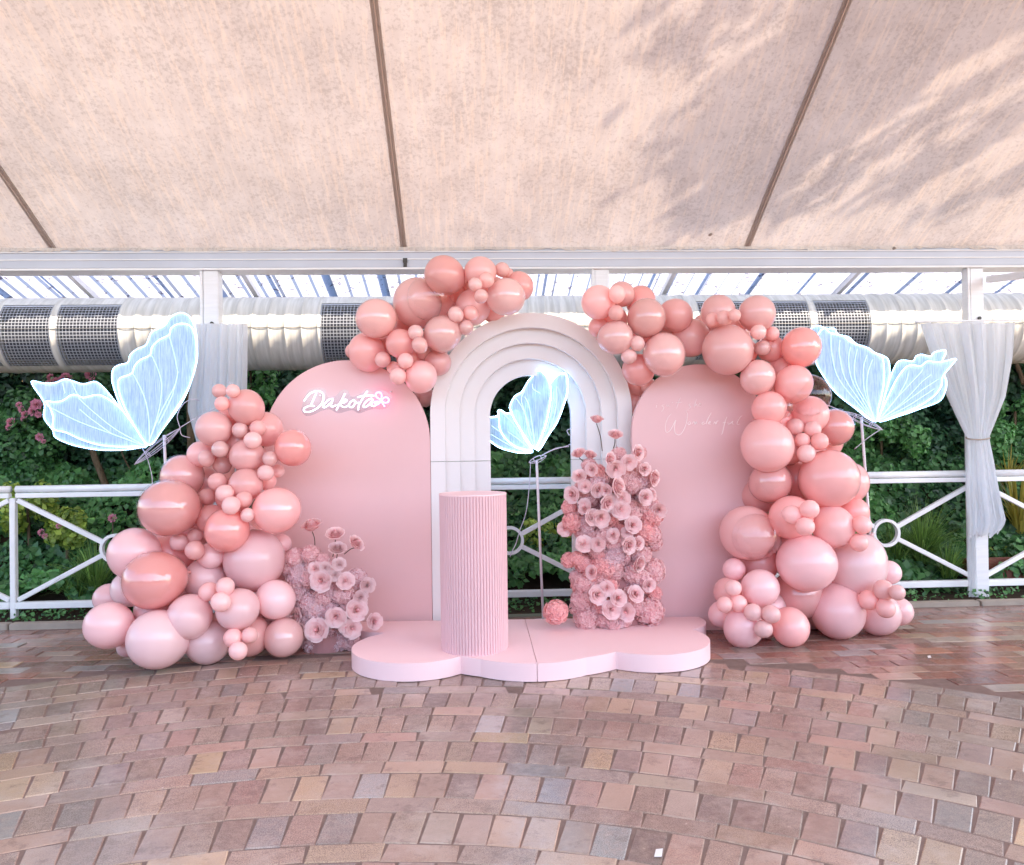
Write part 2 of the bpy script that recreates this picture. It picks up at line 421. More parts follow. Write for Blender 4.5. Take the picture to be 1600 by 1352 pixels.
def jit(c): 
    k = random.uniform(1.05, 1.50); t3 = (1.02, 1.02, .93); return tuple(min(1, v*k*w3*random.uniform(.97, 1.03)) for v, w3 in zip(c, t3))
jv, jf, jc = [], [], []
for i, (kind, p, a, c) in enumerate(slots):
    me, vs, fs = random.choice(BV[kind]); c = jit(c); al = random.choice([.25, .45, .7, .95, 1, 1])
    if kind == 'red': al = random.choice([.2, .35, .5])
    if i < 290:
        o = inst('brick', me, p, paving); o.rotation_euler.z = a; o.color = (*c, al)
    else:
        o_ = len(jv); ca, sa = math.cos(a), math.sin(a); dz = random.uniform(-.002, .002)
        jv += [(p.x+ca*v[0]-sa*v[1], p.y+sa*v[0]+ca*v[1], v[2]+dz) for v in vs]
        jf += [tuple(q+o_ for q in f) for f in fs]; jc += [(*c, al)]*len(vs)
me = bpy.data.meshes.new('far_bricks'); me.from_pydata(jv, [], jf); me.materials.append(M['brick_j'])
ca_ = me.color_attributes.new('Col', 'FLOAT_COLOR', 'POINT'); ca_.data.foreach_set('color', np.array(jc, dtype=np.float32).ravel())
o = bpy.data.objects.new('far_bricks', me); COL.objects.link(o); o.parent = paving; o.location = -wloc(paving); o['kind'] = 'stuff'
for me_, _, _ in [b for v in BV.values() for b in v]: pass

# ------------------------------------------------------------------ tent: canvas, seams, beam, posts
EZ, EY, SL = 2.735, 5.88, math.tan(R(30.8))
RID = 0.9
rz = EZ+(EY-RID)*SL
cv = MB(); nx, ny = 320, 40
def canvas_z(x, y, base):
    if y >= RID: zz = EZ+(EY-y)*SL
    else: zz = rz-(RID-y)*SL
    sag = .05*math.sin(math.pi*((x+3.42) % 2.66)/2.66)
    zz += .006*math.sin(x*26+2*math.sin(x*3))*math.exp(-max(0, EY-y)*2.2)
    return zz-sag*math.sin(math.pi*min(1, max(0, (EY-y)/4.5)))*.8+.006*math.sin(x*5+y*3)
XS = np.linspace(-8, 9, nx); YS = np.concatenate([np.linspace(EY+.02, RID, ny), np.linspace(RID, -1.0, 10)[1:]])
top = [(x, y, canvas_z(x, y, 0)) for y in YS for x in XS]
n_ = len(YS)
cv.add(top, [(j*nx+i, j*nx+i+1, (j+1)*nx+i+1, (j+1)*nx+i) for j in range(n_-1) for i in range(nx-1)])
tent = thing('canopy', 'stained white canvas canopy roof stretched above the brick floor', 'canopy', (0, EY, 0))
co = obj('canvas_sheet', cv, 'canvas', tent, smooth=True, tri=False)
for xs_ in [at(88, 398, EY).x, at(632, 402, EY).x, at(1163, 390, EY).x, at(632, 402, EY).x-5.3, at(1163, 390, EY).x+2.66]:
    s = MB(); pts = [(xs_, y, canvas_z(xs_, y, 0)-.012) for y in np.linspace(EY-.03, RID, 40)]
    for a, b in zip(pts[:-1], pts[1:]): s.bar(a, b, .045, .012, up=(0, SL, 1))
    obj('seam_strip', s, 'seam', tent)
    s = MB(); s.tube(pts[::3]+[pts[-1]], .004, 6)
    for q in s.v: q.z -= .012
    obj('seam_cord', s, 'seam_edge', tent, smooth=True)
# buckle hanging at the end of the middle seam
p = at(633, 408, EY-.09)
b = MB().box((p.x-.016, p.y-.01, p.z-.012), (p.x+.016, p.y+.01, p.z+.02)).box((p.x-.013, p.y-.005, p.z-.045), (p.x+.013, p.y+.005, p.z-.012))
obj('buckle', b, 'dark_metal', tent, label='dark strap buckle at the lower end of the middle seam')
# eave beam
b = MB()
X0, X1 = -8, at(1560, 430, EY).x+4
b.box((X0, 5.80, 2.60), (X1, 5.96, 2.745))
beam = thing('eave_beam', 'long white gutter beam along the lower edge of the canvas roof', 'beam', (0, 5.88, 2.55))
obj('beam_body', b, 'beam', beam, bevel=.006)
b = MB().box((X0, 5.785, 2.585), (X1, 5.975, 2.5995)); obj('lower_flange', b, 'steel', beam)
b = MB().box((X0, 5.792, 2.66), (X1, 5.7995, 2.668)).box((X0, 5.788, 2.715), (X1, 5.7995, 2.722)); obj('ridge_line', b, 'steel', beam)
hem = MB(); rr = random.Random(3)
hx_ = np.arange(X0, X1, .03)
top_ = [(x, 5.794-.002*math.sin(x*9), 2.752) for x in hx_]; bot = [(x, 5.790-.004*math.sin(x*13), 2.728+rr.uniform(-.008, .010)+.006*math.sin(x*4)) for x in hx_]
k = len(hx_); hem.add(top_+bot+[(p_[0], p_[1]+.004, p_[2]) for p_ in top_+bot],
    [(i, i+1, k+i+1, k+i) for i in range(k-1)]+[(2*k+i, 3*k+i, 3*k+i+1, 2*k+i+1) for i in range(k-1)]+[(k+i, k+i+1, 3*k+i+1, 3*k+i) for i in range(k-1)])
obj('canvas_hem', hem, 'canvas', tent)
# corner strut on the right
p1, p2 = at(1545, 437, 5.78), at(1640, 425, 5.2)
s = MB().bar(p1, p2, .05, .05, up=(0, 0, 1)); tag(obj('corner_strut', s, 'steel'), 'short white strut running right from the head of the right post', 'strut')
# posts
PW = .11
def post(px, label, y_top=2.585):
    X = px
    t_ = thing('steel_post', label, 'post', (X, 5.86, 0), 'white posts carrying the eave beam')
    obj('shaft', MB().box((X-PW/2, 5.805, 0), (X+PW/2, 5.915, y_top)), 'steel', t_, bevel=.006)
    obj('side_plate', MB().box((X-PW/2-.022, 5.80, 2.05), (X-PW/2-.002, 5.86, y_top)), 'steel', t_, bevel=.002)
    obj('bolt', MB().tube([(X+.01, 5.803, 2.19), (X+.01, 5.79, 2.19)], .013, 8), 'dark_metal', t_)
    obj('base_plate', MB().box((X-.085, 5.78, .0), (X+.085, 5.94, .014)), 'steel', t_, bevel=.002)
    return t_
XP = [at(333, 470, 5.86).x, at(939, 450, 5.86).x, at(1526, 800, 5.86).x]
post(XP[0], 'white post behind the straight curtain left of the stage')
post(XP[1], 'middle white post rising behind the nested arch')
post(XP[2], 'white post wrapped by the tied curtain at the right')

# ------------------------------------------------------------------ fence
ZT, ZB = .952, .12
fence_y = 5.86
BAY = (XP[2]-XP[0])/4
bays = [XP[0]+BAY*i for i in range(-2, 7)]
def fence_run(xa, xb, label):
    f_ = thing('steel_fence', label, 'fence', ((xa+xb)/2, fence_y, 0), 'white fence panels with ring centres')
    L = xa+.022; Rr = xb-.022
    obj('top_rail', MB().tube([(L, fence_y, ZT+.026), (Rr, fence_y, ZT+.026)], .026, 12), 'rail', f_, smooth=True)
    obj('under_rail', MB().box((L, fence_y-.022, ZT-.038), (Rr, fence_y+.022, ZT-.003)), 'rail', f_, bevel=.004)
    obj('bottom_rail', MB().box((L, fence_y-.026, ZB-.024), (Rr, fence_y+.026, ZB+.024)), 'rail', f_, bevel=.004)
    cx, cz = (xa+xb)/2, (ZT-.04+ZB+.02)/2
    r_ = .098
    ring = [(cx+r_*math.cos(a), fence_y, cz+r_*math.sin(a)) for a in np.linspace(0, 2*math.pi, 40, endpoint=False)]
    rg = MB(); n = 40
    vs = []
    for a in np.linspace(0, 2*math.pi, n, endpoint=False):
        for rr_, yy in ((r_-.011, -.02), (r_+.011, -.02), (r_+.011, .02), (r_-.011, .02)):
            vs.append((cx+rr_*math.cos(a), fence_y+yy, cz+rr_*math.sin(a)))
    rg.add(vs, [(i*4+j, i*4+(j+1) % 4, ((i+1) % n)*4+(j+1) % 4, ((i+1) % n)*4+j) for i in range(n) for j in range(4)])
    obj('ring', rg, 'rail', f_, tri=False)
    for sx in (-1, 1):
        for sz in (-1, 1):
            c_ = Vector(((L+.01) if sx < 0 else (Rr-.01), fence_y, (ZT-.055) if sz > 0 else (ZB+.04)))
            d = (Vector((cx, fence_y, cz))-c_).normalized()
            obj('diagonal_bar', MB().bar(c_, Vector((cx, fence_y, cz))-d*(r_+.009), .034, .03), 'rail', f_, bevel=.003)
names = ['far left edge, beyond the thin left post', 'below the left illuminated butterfly', 'behind the pink arched panel at the left',
         'seen through the opening of the nested arch', 'behind the pink lettered panel', 'between the right balloons and the tied curtain',
         'at the far right edge, beyond the tied curtain', 'beyond the right edge of the floor']
for i in range(len(bays)-1):
    fence_run(bays[i], bays[i+1], 'white steel fence panel with ring centre, '+names[i])
for i in (0, 1, 3, 5, 7, 8):
    X = bays[i]
    o = obj('fence_post', MB().box((X-.02, fence_y-.022, .02), (X+.02, fence_y+.022, ZT-.04)), 'rail', bevel=.004)
    tag(o, {0: 'thin fence post outside the left of the frame', 1: 'thin white fence post at the far left', 3: 'thin fence post behind the arched pink panel on the left',
            5: 'thin fence post hidden behind the right balloons', 7: 'thin fence post right of the curtain', 8: 'last thin fence post on the right'}[i], 'fence post', 'thin white fence posts')

# ------------------------------------------------------------------ duct
DY, DZ, DR = 6.50, 2.205, .305
def dx(px, py=510): return at(px, py, DY-.25).x
spans = [(dx(-120), dx(-6)), (dx(2), dx(82)), (dx(92), dx(188)), (dx(502), dx(600)), (dx(606), dx(700)), (dx(1090), dx(1172)), (dx(1180), dx(1262)), (dx(1273), dx(1356))]
A0, A1 = R(-62), R(42)       # grille window: angle above horizontal towards the viewer, from below to above
duct = thing('air_duct', 'big cream ribbed ventilation duct with mesh grilles behind the fence', 'duct', (0, DY, DZ-DR))
NA = 48
angs = np.linspace(0, 2*math.pi, NA, endpoint=False)
def dpt(x, a, r): return (x, DY-r*math.cos(a), DZ+r*math.sin(a))
xa = -8.0; secs = []
cur = xa
for a, b_ in spans: secs.append((cur, a, False)); secs.append((a, b_, True)); cur = b_
secs.append((cur, 9.5, False))
for (a, b_, g_) in secs:
    s = MB(); xsx = []
    if not g_:
        x = a
        while x < b_:
            xsx += [(x, 0), (x+.006, .005), (x+.012, .0)]
            for q in (.05, .09): xsx.append((x+q, -.002))
            x += .13
        xsx = [(x_, r_) for x_, r_ in xsx if x_ < b_-.004]+[(b_, 0)]
    else:
        xsx = [(a, 0), (b_, 0)]
    k = len(xsx)
    vs = [dpt(x_+.10*math.sin(an)*0, an, DR+r_) for x_, r_ in xsx for an in angs]
    fs = []
    for i in range(k-1):
        for j in range(NA):
            am = (angs[j]+math.pi/NA+math.pi) % (2*math.pi)-math.pi
            if g_ and A0 < -(-am) < A1: continue
            fs.append((i*NA+j, i*NA+(j+1) % NA, (i+1)*NA+(j+1) % NA, (i+1)*NA+j))
    s.add(vs, fs)
    obj('duct_section', s, 'duct', duct, smooth=True, tri=False)
    if g_:
        s = MB(); aa = np.linspace(A0, A1, 14)
        s.add([dpt(x_, an, DR-.07) for x_ in (a, b_) for an in aa], [(j, j+1, 14+j+1, 14+j) for j in range(13)])
        obj('grille_back', s, 'duct_dark', duct, tri=False)
        s = MB(); n = max(6, int((b_-a)/.026))
        for i in range(n+1):
            x_ = a+(b_-a)*i/n; wv = .0032 if i not in (0, n) else .010
            vs = [dpt(x_+e, an, DR-.004) for an in np.linspace(A0, A1, 12) for e in (-wv, wv)]
            s.add(vs, [(2*j, 2*j+1, 2*j+3, 2*j+2) for j in range(11)])
        m_ = int(DR*(A1-A0)/.026)
        for i in range(m_+1):
            an = A0+(A1-A0)*i/m_; h = .0032/DR if i not in (0, m_) else .010/DR
            s.add([dpt(a, an-h, DR-.001), dpt(b_, an-h, DR-.001), dpt(b_, an+h, DR-.001), dpt(a, an+h, DR-.001)], [(0, 1, 2, 3)])
        obj('grille', s, 'grille', duct, tri=False)
# longitudinal joint line
obj('joint_line', MB().tube([dpt(-8, R(2), DR+.003), dpt(9.5, R(2), DR+.003)], .0025, 5), 'dark_metal', duct)

# corrugated awning beyond the beam
s = MB(); x = -8.0; vs = []; XA = []
while x < 9: XA += [(x, 0), (x+.02, .018), (x+.055, .018), (x+.075, 0)]; x += .15
YA = [6.0, 6.4, 6.8, 7.2, 7.6]
zA = lambda y_: 2.86-.29*(y_-6.0)
vs = [(x_, y_, zA(y_)+h_) for y_ in YA for x_, h_ in XA]; k = len(XA)
s.add(vs, [(j*k+i, j*k+i+1, (j+1)*k+i+1, (j+1)*k+i) for j in range(4) for i in range(k-1)])
aw = thing('corrugated_awning', 'bright translucent corrugated awning sheet showing in the strip above the duct', 'awning', (0, 6.8, 2.4))
obj('corrugated_sheet', s, 'awning', aw, tri=False)
for x_ in (-5.3, -3.3, -1.9, 1.7, 3.3, 5.4):
    obj('rafter', MB().bar((x_, 6.0, zA(6.0)-.03), (x_, 7.6, zA(7.6)-.03), .04, .05, up=(0, 0, 1)), 'steel', aw)

for x_ in np.arange(-7.8, 9, .47):  # strips added above the sheet, unseen, to cast soft stripes through it
    obj('shadow_batten', MB().bar((x_, 6.0, zA(6.0)+.05), (x_, 7.6, zA(7.6)+.05), random.uniform(.015, .045), .012, up=(0, 0, 1)), 'shadow_batten', aw)

# ------------------------------------------------------------------ foliage
def leaf_mesh(name, C, N, size, mat, tone, shape=.75, fold=.18, parent=None, droop=None):
    n = len(C); N = N/np.linalg.norm(N, axis=1, keepdims=True)
    T = rng.normal(size=(n, 3)); 
    if droop is not None: T = T*.6+np.array(droop)
    T -= (T*N).sum(1, keepdims=True)*N; T /= np.linalg.norm(T, axis=1, keepdims=True); B = np.cross(N, T)
    s_ = size[:, None]
    base = C-T*s_*.5; tip = C+T*s_*.55; Lf = C-T*s_*.08+B*s_*shape*.5+N*s_*fold; Rt = C-T*s_*.08-B*s_*shape*.5+N*s_*fold
    mid = C+T*s_*.08
    V = np.stack([base, Lf, tip, Rt, mid], 1).reshape(-1, 3)
    o5 = (np.arange(n)*5)[:, None]
    F = np.concatenate([o5+np.array([[0, 4, 1]]), o5+np.array([[1, 4, 2]]), o5+np.array([[0, 3, 4]]), o5+np.array([[3, 2, 4]])], 1).reshape(-1, 3)
    sh = np.array(wloc(parent)) if parent is not None else np.zeros(3)
    me = bpy.data.meshes.new(name)
    me.vertices.add(len(V)); me.vertices.foreach_set('co', (V-sh).astype(np.float32).ravel())
    me.loops.add(F.size); me.loops.foreach_set('vertex_index', F.ravel().astype(np.int32))
    me.polygons.add(len(F)); me.polygons.foreach_set('loop_start', (np.arange(len(F))*3).astype(np.int32))
    me.update(); me.validate()
    a = me.attributes.new('tone', 'FLOAT', 'POINT'); a.data.foreach_set('value', np.repeat(tone, 5).astype(np.float32))
    me.materials.append(M[mat])
    o = bpy.data.objects.new(name, me); COL.objects.link(o)
    if parent is not None: o.parent = parent
    return o
def blob_leaves(centers, radii, count, flat=.75):
    radii = np.array(radii); centers = np.array(centers, dtype=float)
    pr = radii**2/np.sum(radii**2); idx = rng.choice(len(radii), count, p=pr)
    d = rng.normal(size=(count, 3)); d[:, 1] -= .5; d[:, 2] += .25; d /= np.linalg.norm(d, axis=1, keepdims=True)
    rr_ = radii[idx]*rng.uniform(.55, 1.08, count)
    C = centers[idx]+d*rr_[:, None]*np.array([1, flat, 1])
    N = d+rng.normal(size=(count, 3))*.45+np.array([0, -.15, .35])
    cl = rng.uniform(-.18, .18, len(radii))[idx]
    return C, N, cl
# ivy ground cover on the bank: bumpy sheet of leaves
n = 60000
X = rng.uniform(-6.3, 7.6, n); Y = 6.02+rng.beta(1.2, 1.1, n)*1.6
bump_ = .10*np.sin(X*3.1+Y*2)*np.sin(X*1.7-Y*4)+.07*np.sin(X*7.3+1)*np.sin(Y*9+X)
Z = np.array([bank(a, b) for a, b in zip(X, Y)])+.05+np.maximum(bump_, -.06)+rng.uniform(0, .10, n)
C = np.stack([X, Y, Z], 1); N = rng.normal(size=(n, 3))*.5+np.array([0, -.75, .65])
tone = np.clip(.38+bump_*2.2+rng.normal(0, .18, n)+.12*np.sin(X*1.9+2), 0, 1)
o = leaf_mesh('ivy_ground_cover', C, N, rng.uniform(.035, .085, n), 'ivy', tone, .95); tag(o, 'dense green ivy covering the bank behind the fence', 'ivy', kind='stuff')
# low growth at the foot of the fence
n = 5000; X = rng.uniform(-6, 7.5, n); Y = rng.uniform(5.66, 6.1, n)
keep = (np.sin(X*5)+np.sin(X*2.1+1)+rng.normal(0, .6, n)) > .3; X = X[keep]; Y = Y[keep]; n = len(X)
C = np.stack([X, Y, rng.uniform(.02, .09, n)], 1); N = rng.normal(size=(n, 3))*.5+np.array([0, -.5, .8])
o = leaf_mesh('low_weeds', C, N, rng.uniform(.015, .045, n), 'ivy', np.clip(rng.normal(.5, .2, n), 0, 1)); tag(o, 'low weeds and fallen leaves at the foot of the fence', 'weeds', kind='stuff')
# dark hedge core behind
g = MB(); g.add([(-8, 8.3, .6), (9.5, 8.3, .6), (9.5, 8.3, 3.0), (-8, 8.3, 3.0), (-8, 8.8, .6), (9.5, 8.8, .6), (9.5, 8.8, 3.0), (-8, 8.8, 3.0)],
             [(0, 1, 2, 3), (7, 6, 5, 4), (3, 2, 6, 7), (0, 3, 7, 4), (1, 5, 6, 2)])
structure('hedge_core', g, 'undergrowth')
g = MB(); x_ = -30.0  # unseen hedge added behind the viewer, shapes the highlights on the balloons
while x_ < 30:
    h_ = random.uniform(1.9, 3.0); g.box((x_, -11.5+random.uniform(-.6, .4), 0), (x_+random.uniform(1.2, 2.4), -10, h_)); x_ += 1.3
hb = structure('hedge', g, 'undergrowth'); hb['label'] = 'unseen dark hedge added behind the viewer to narrow the reflected sky band'
def shrub(x, wdt, label, h=2.55, cnt=9000, mat='hedge', y0=7.75, sz=(.04, .09), shade=0):
    t_ = thing('shrub', label, 'shrub', (x, y0, .9), 'dark shrubs of the hedge behind the duct')
    cs = []; rs = []
    for _ in range(34):
        cs.append((x+random.uniform(-.5, .5)*wdt, y0+random.uniform(-.25, .35), random.uniform(.95, h))); rs.append(random.uniform(.14, .34))
    C, N, cl = blob_leaves(cs, rs, cnt)
    tn = np.clip(.40+cl*1.2+rng.normal(0, .2, cnt)+shade, 0, 1)
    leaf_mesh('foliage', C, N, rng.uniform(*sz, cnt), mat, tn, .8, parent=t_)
    s = MB()
    for _ in range(5):
        a = Vector((x+random.uniform(-.4, .4)*wdt, y0+random.uniform(-.1, .3), .85)); b_ = a+Vector((random.uniform(-.3, .3), random.uniform(-.1, .1), 1.3))
        s.tube(cr_spline([a, (a+b_)/2+Vector((random.uniform(-.1, .1), 0, 0)), b_], 5), .012, 6, rf=lambda i, k_: .016*(1-.6*i/k_))
    obj('stem', s, 'bark', t_, smooth=True)
    return t_
sl_ = ['at the far left edge, left of the lit butterfly', 'behind the left wings of the left lit butterfly', 'between the left butterfly and the left curtain', 'showing between the left curtain and the arched pink panel',
       'hidden behind the arched pink panel', 'seen in the left half of the nested arch opening', 'seen in the right half of the nested arch opening', 'behind the pink lettered panel',
       'below the duct behind the right balloons', 'under the wings of the right lit butterfly', 'just left of the tied curtain', 'right of the tied curtain at the right edge']
xs_ = np.linspace(-5.9, 6.9, 12)
for i, x_ in enumerate(xs_):
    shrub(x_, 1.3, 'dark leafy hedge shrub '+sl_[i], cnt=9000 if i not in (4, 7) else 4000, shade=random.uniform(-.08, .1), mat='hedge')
# brighter spots
def small_bush(px, py, Y, r, n, mat, label, name='small_bush', sz=(.03, .07), spread=1.0, cat='bush'):
    p = at(px, py, Y); t_ = thing(name, label, cat, (p.x, p.y, max(.05, p.z-r)))
    cs = [(p.x+random.uniform(-r, r)*spread, p.y+random.uniform(-r, r)*.4, p.z+random.uniform(-r, r)*.7) for _ in range(10)]
    C, N, cl = blob_leaves(cs, [r*random.uniform(.3, .55) for _ in cs], n)
    leaf_mesh('foliage', C, N, rng.uniform(*sz, n), mat, np.clip(rng.normal(.6, .2, n)+cl, 0, 1), .8, parent=t_)
    s = MB().tube([(p.x, p.y+.05, p.z-r*1.3), (p.x, p.y+.03, p.z+r*.3)], .012, 6); obj('stem', s, 'bark', t_)
    return t_
small_bush(100, 830, 6.55, .20, 900, 'ivy_lime', 'lime leaved patch of ivy beneath the left fence rail')
small_bush(40, 800, 6.7, .25, 900, 'ivy_lime', 'yellow green bush beside the thin left fence post')
small_bush(215, 660, 7.2, .2, 500, 'ivy', 'small green bush under the left lit butterfly')
small_bush(1560, 880, 6.5, .17, 500, 'ivy_lime', 'lime green bush low at the right of the post')
small_bush(860, 850, 6.6, .22, 700, 'ivy_lime', 'bright green bush seen through the nested arch below the rail')
small_bush(390, 590, 6.95, .26, 900, 'ivy', 'glossy leaved bush just above the arched pink panel')
small_bush(1380, 700, 7.3, .30, 1300, 'ivy', 'mid green bush below the right lit butterfly')
small_bush(1590, 660, 7.2, .35, 1300, 'ivy', 'mid green bush right of the tied curtain')
small_bush(30, 660, 7.3, .25, 900, 'ivy', 'mid green bush left of the pink blossoms')
# flowering shrub on the left with blossoms
bl = MB(); tn = []
for k in range(5):
    for j in range(7):
        a = 2*math.pi*(j+.5*(k % 2))/7; el = .1+.33*k; r_ = 1-.15*k
        c_ = Vector((math.cos(a)*math.cos(el)*r_*.7, math.sin(a)*math.cos(el)*r_*.7, math.sin(el)*.6)); u_ = Vector((-math.sin(a), math.cos(a), 0))*.32; v_ = Vector((math.cos(a)*math.cos(el), math.sin(a)*math.cos(el), math.sin(el)+.3))*.34
        bl.add([c_-u_, c_-v_*.2, c_+u_, c_+v_], [(0, 1, 2, 3)]); tn += [k/5+random.random()*.2]*4
bl.tone = tn; bl_me = new_mesh('blossom', bl, 'pinkbloom')
fs_ = thing('flowering_shrub', 'green shrub with clusters of pink blossom at the left behind the fence', 'flowering shrub', (at(60, 700, 7.1).x, 7.1, .8))
cs = [tuple(at(x_, y_, 7.2)) for x_, y_ in ((40, 640), (70, 690), (20, 700), (90, 620), (140, 600), (50, 740), (110, 650))]
C, N, cl = blob_leaves(cs, [.2]*7, 2600); leaf_mesh('foliage', C, N, rng.uniform(.03, .07, 2600), 'ivy', np.clip(rng.normal(.4, .2, 2600), 0, 1), parent=fs_)
for x_, y_, r_ in ((80, 590, 5), (88, 596, 5), (103, 588, 5), (97, 592, 4), (143, 585, 8), (57, 632, 7), (52, 643, 6), (35, 640, 5), (40, 648, 5), (60, 648, 4), (18, 660, 6), (14, 668, 4), (30, 633, 4), (62, 683, 5), (68, 690, 3), (36, 655, 3), (110, 590, 3), (75, 600, 4)):
    q = Vector((random.uniform(-.5, .5), -1, random.uniform(-.2, .5))).to_track_quat('Z', 'Y')
    inst('blossom', bl_me, at(x_, y_, 6.92), fs_, q, r_*6.9/1200*1.35)
wf = thing('wild_rose', 'low pink wild rose flowering in the ivy under the left rail', 'flowering plant', at(176, 812, 6.45)-Vector((0, 0, .3)))
obj('stem', MB().tube([wf.location, at(176, 814, 6.47)], .005, 6), 'stem', wf)
for x_, y_, r_ in ((176, 810, 6), (65, 832, 5), (70, 838, 4), (92, 822, 4)):
    inst('blossom', bl_me, at(x_, y_, 6.4), wf, Vector((random.uniform(-.3, .3), -1, .4)).to_track_quat('Z', 'Y'), r_*6.4/1200*1.2)
# grass tufts
def tuft(px, py, Y, n, L, label, mat='grass', wdt=.008, name='grass_tuft', spread=1., cat='grass clump'):
    base = at(px, py, Y); t_ = thing(name, label, cat, base)
    s = MB(); tn = []
    for _ in range(n):
        a = random.uniform(0, 2*math.pi); ln = L*random.uniform(.55, 1.1); out = random.uniform(.15, .95)*spread
        d = Vector((math.cos(a), math.sin(a)*.7-.35, 0)); b0 = base+d*random.uniform(0, .06); q = []
        for k in range(5):
            u_ = k/4; q.append(b0+d*(out*ln*u_**1.3)+Vector((0, 0, ln*(1.15*u_-out*.95*u_*u_))))
        sd_ = Vector((-math.sin(a), math.cos(a), 0))*wdt*.5; vs = []
        for k, p_ in enumerate(q): ww = (1-(k/4)**2*.95); vs += [p_-sd_*ww, p_+sd_*ww]
        s.add(vs, [(2*k, 2*k+1, 2*k+3, 2*k+2) for k in range(4)]); tn += [min(1, max(0, random.gauss(.5, .25)))]*10
    s.tone = tn; obj('blades', s, mat, t_, tri=False); return t_
tuft(150, 935, 6.25, 260, .55, 'long bladed grass tuft under the left fence ring')
tuft(120, 940, 6.2, 120, .4, 'smaller grass tuft left of the long tuft under the left rail')
tuft(1440, 880, 6.35, 420, .6, 'big arching grass tuft between the right ring and the post')
tuft(1400, 890, 6.4, 200, .5, 'grass tuft directly behind the right fence ring')
tuft(1480, 905, 6.2, 160, .4, 'grass tuft close to the foot of the right post')
tuft(1592, 838, 6.7, 90, .75, 'yellow green palm like plant at the right edge', 'palm', .02, 'palm_plant', .7, 'palm')
tuft(1575, 760, 7.0, 50, .4, 'small yellow palm fronds above the right rail', 'palm', .016, 'palm_plant', .8, 'palm')
p = at(1610, 893, 6.15); tag(obj('timber_edging', MB().box((p.x-.55, 6.12, .1), (p.x+.9, 6.20, .26)), 'timber', bevel=.004), 'low red timber edging board behind the fence at right', 'edging board')
# bare leaning trunk and thin stems
def trunk(pts, Y, r, label, crown=None):
    P_ = [at(a, b, Y+c) for a, b, c in pts]
    t_ = thing('tree', label, 'tree', (P_[0].x, P_[0].y, P_[0].z-.05))
    obj('trunk', MB().tube(cr_spline(P_, 6), r, 9, rf=lambda i, k_: r*(1.15-.4*i/k_)), 'bark', t_, smooth=True)
    if crown:
        n = 1500; cs = [tuple(P_[-1]+Vector((random.uniform(-.4, .4), random.uniform(0, .3), random.uniform(-.1, .4)))) for _ in range(8)]
        C, N, cl = blob_leaves(cs, [.2]*8, n); leaf_mesh('crown', C, N, rng.uniform(.04, .08, n), 'hedge', np.clip(rng.normal(.5, .2, n), 0, 1), parent=t_)
trunk([(182, 800, 0), (160, 745, 0), (145, 705, .05), (130, 640, .1)], 7.15, .030, 'thin bare trunk leaning left under the left butterfly', True)
trunk([(303, 790, 0), (302, 740, 0), (298, 690, 0), (296, 600, .1)], 7.2, .035, 'brown trunk beside the left curtain', True)
trunk([(232, 790, 0), (220, 760, 0), (196, 720, 0), (180, 680, .1)], 7.3, .008, 'thin twiggy sapling under the left butterfly', True)
trunk([(1600, 600, 0), (1585, 560, .1), (1580, 540, .1)], 7.3, .02, 'small leafy tree at the right edge', True)

# tree whose drooping branches hang over the roof and streak it with shade
def overhang(base, top, lines, label):
    t_ = thing('overhanging_tree', label, 'tree', base); s = MB()
    s.tube(cr_spline([base, (Vector(base)+Vector(top))/2+Vector((.3, .2, .6)), top], 8), .18, 10, rf=lambda i, k_: .2*(1-.6*i/k_)); obj('trunk', s, 'bark', t_, smooth=True)
    C = []; D = []
    for (a, b_, wd, n) in lines:
        a, b_ = Vector(a), Vector(b_); obj('branch', MB().tube(cr_spline([top, a.lerp(Vector(top), .3)+Vector((0, 0, .3)), a, (a+b_)/2+Vector((0, 0, .12)), b_], 6), .03, 6, rf=lambda i, k_: .035*(1-.7*i/k_)), 'bark', t_, smooth=True)
        for _ in range(n):
            u_ = random.betavariate(1.3, 1.1); cl = math.sin(u_*23+a.x*5)*.5+.5
            if random.random() > .35+.65*cl: continue
            C.append(a.lerp(b_, u_)+Vector((random.gauss(0, wd), random.gauss(0, wd), random.gauss(0, wd)))); D.append((b_-a).normalized())
    C = np.array([tuple(c) for c in C]); D = np.array([tuple(d) for d in D]); n = len(C)
    N = rng.normal(size=(n, 3))*.5+np.array([.5, .3, .7]); o = leaf_mesh('crown', C, N, rng.uniform(.09, .24, n), 'hedge', np.clip(rng.normal(.5, .2, n), 0, 1), .28, parent=t_, droop=tuple(D.mean(0)*3))
def shade_line(p, q, h, wd, n):       # a branch above the roof between two points of the roof
    hx, hy = math.sin(SUN_AZ)/math.tan(SUN_EL), math.cos(SUN_AZ)/math.tan(SUN_EL)
    A_, B_ = [Vector((x_+hx*h, y_+hy*h, canvas_z(x_, y_, 0)+h)) for x_, y_ in (p, q)]; return (A_, B_, wd, n)
overhang((10.5, 4.5, 0), (7.0, 2.6, 8.0), [shade_line((3.3, 3.7), (1.75, 5.5), 2.5, .12, 3000), shade_line((2.6, 3.9), (1.6, 5.0), 2.7, .14, 2300), shade_line((3.9, 3.9), (2.2, 5.6), 2.2, .07, 300),
    shade_line((4.6, 3.9), (2.9, 5.4), 2.4, .10, 420), shade_line((5.3, 4.2), (3.4, 5.6), 2.4, .08, 260), shade_line((1.9, 3.6), (1.2, 4.5), 2.2, .16, 200), shade_line((3.0, 3.4), (2.3, 4.2), 1.8, .14, 500)],
    'tree at the right whose drooping branches streak the orange lit canvas with shade')

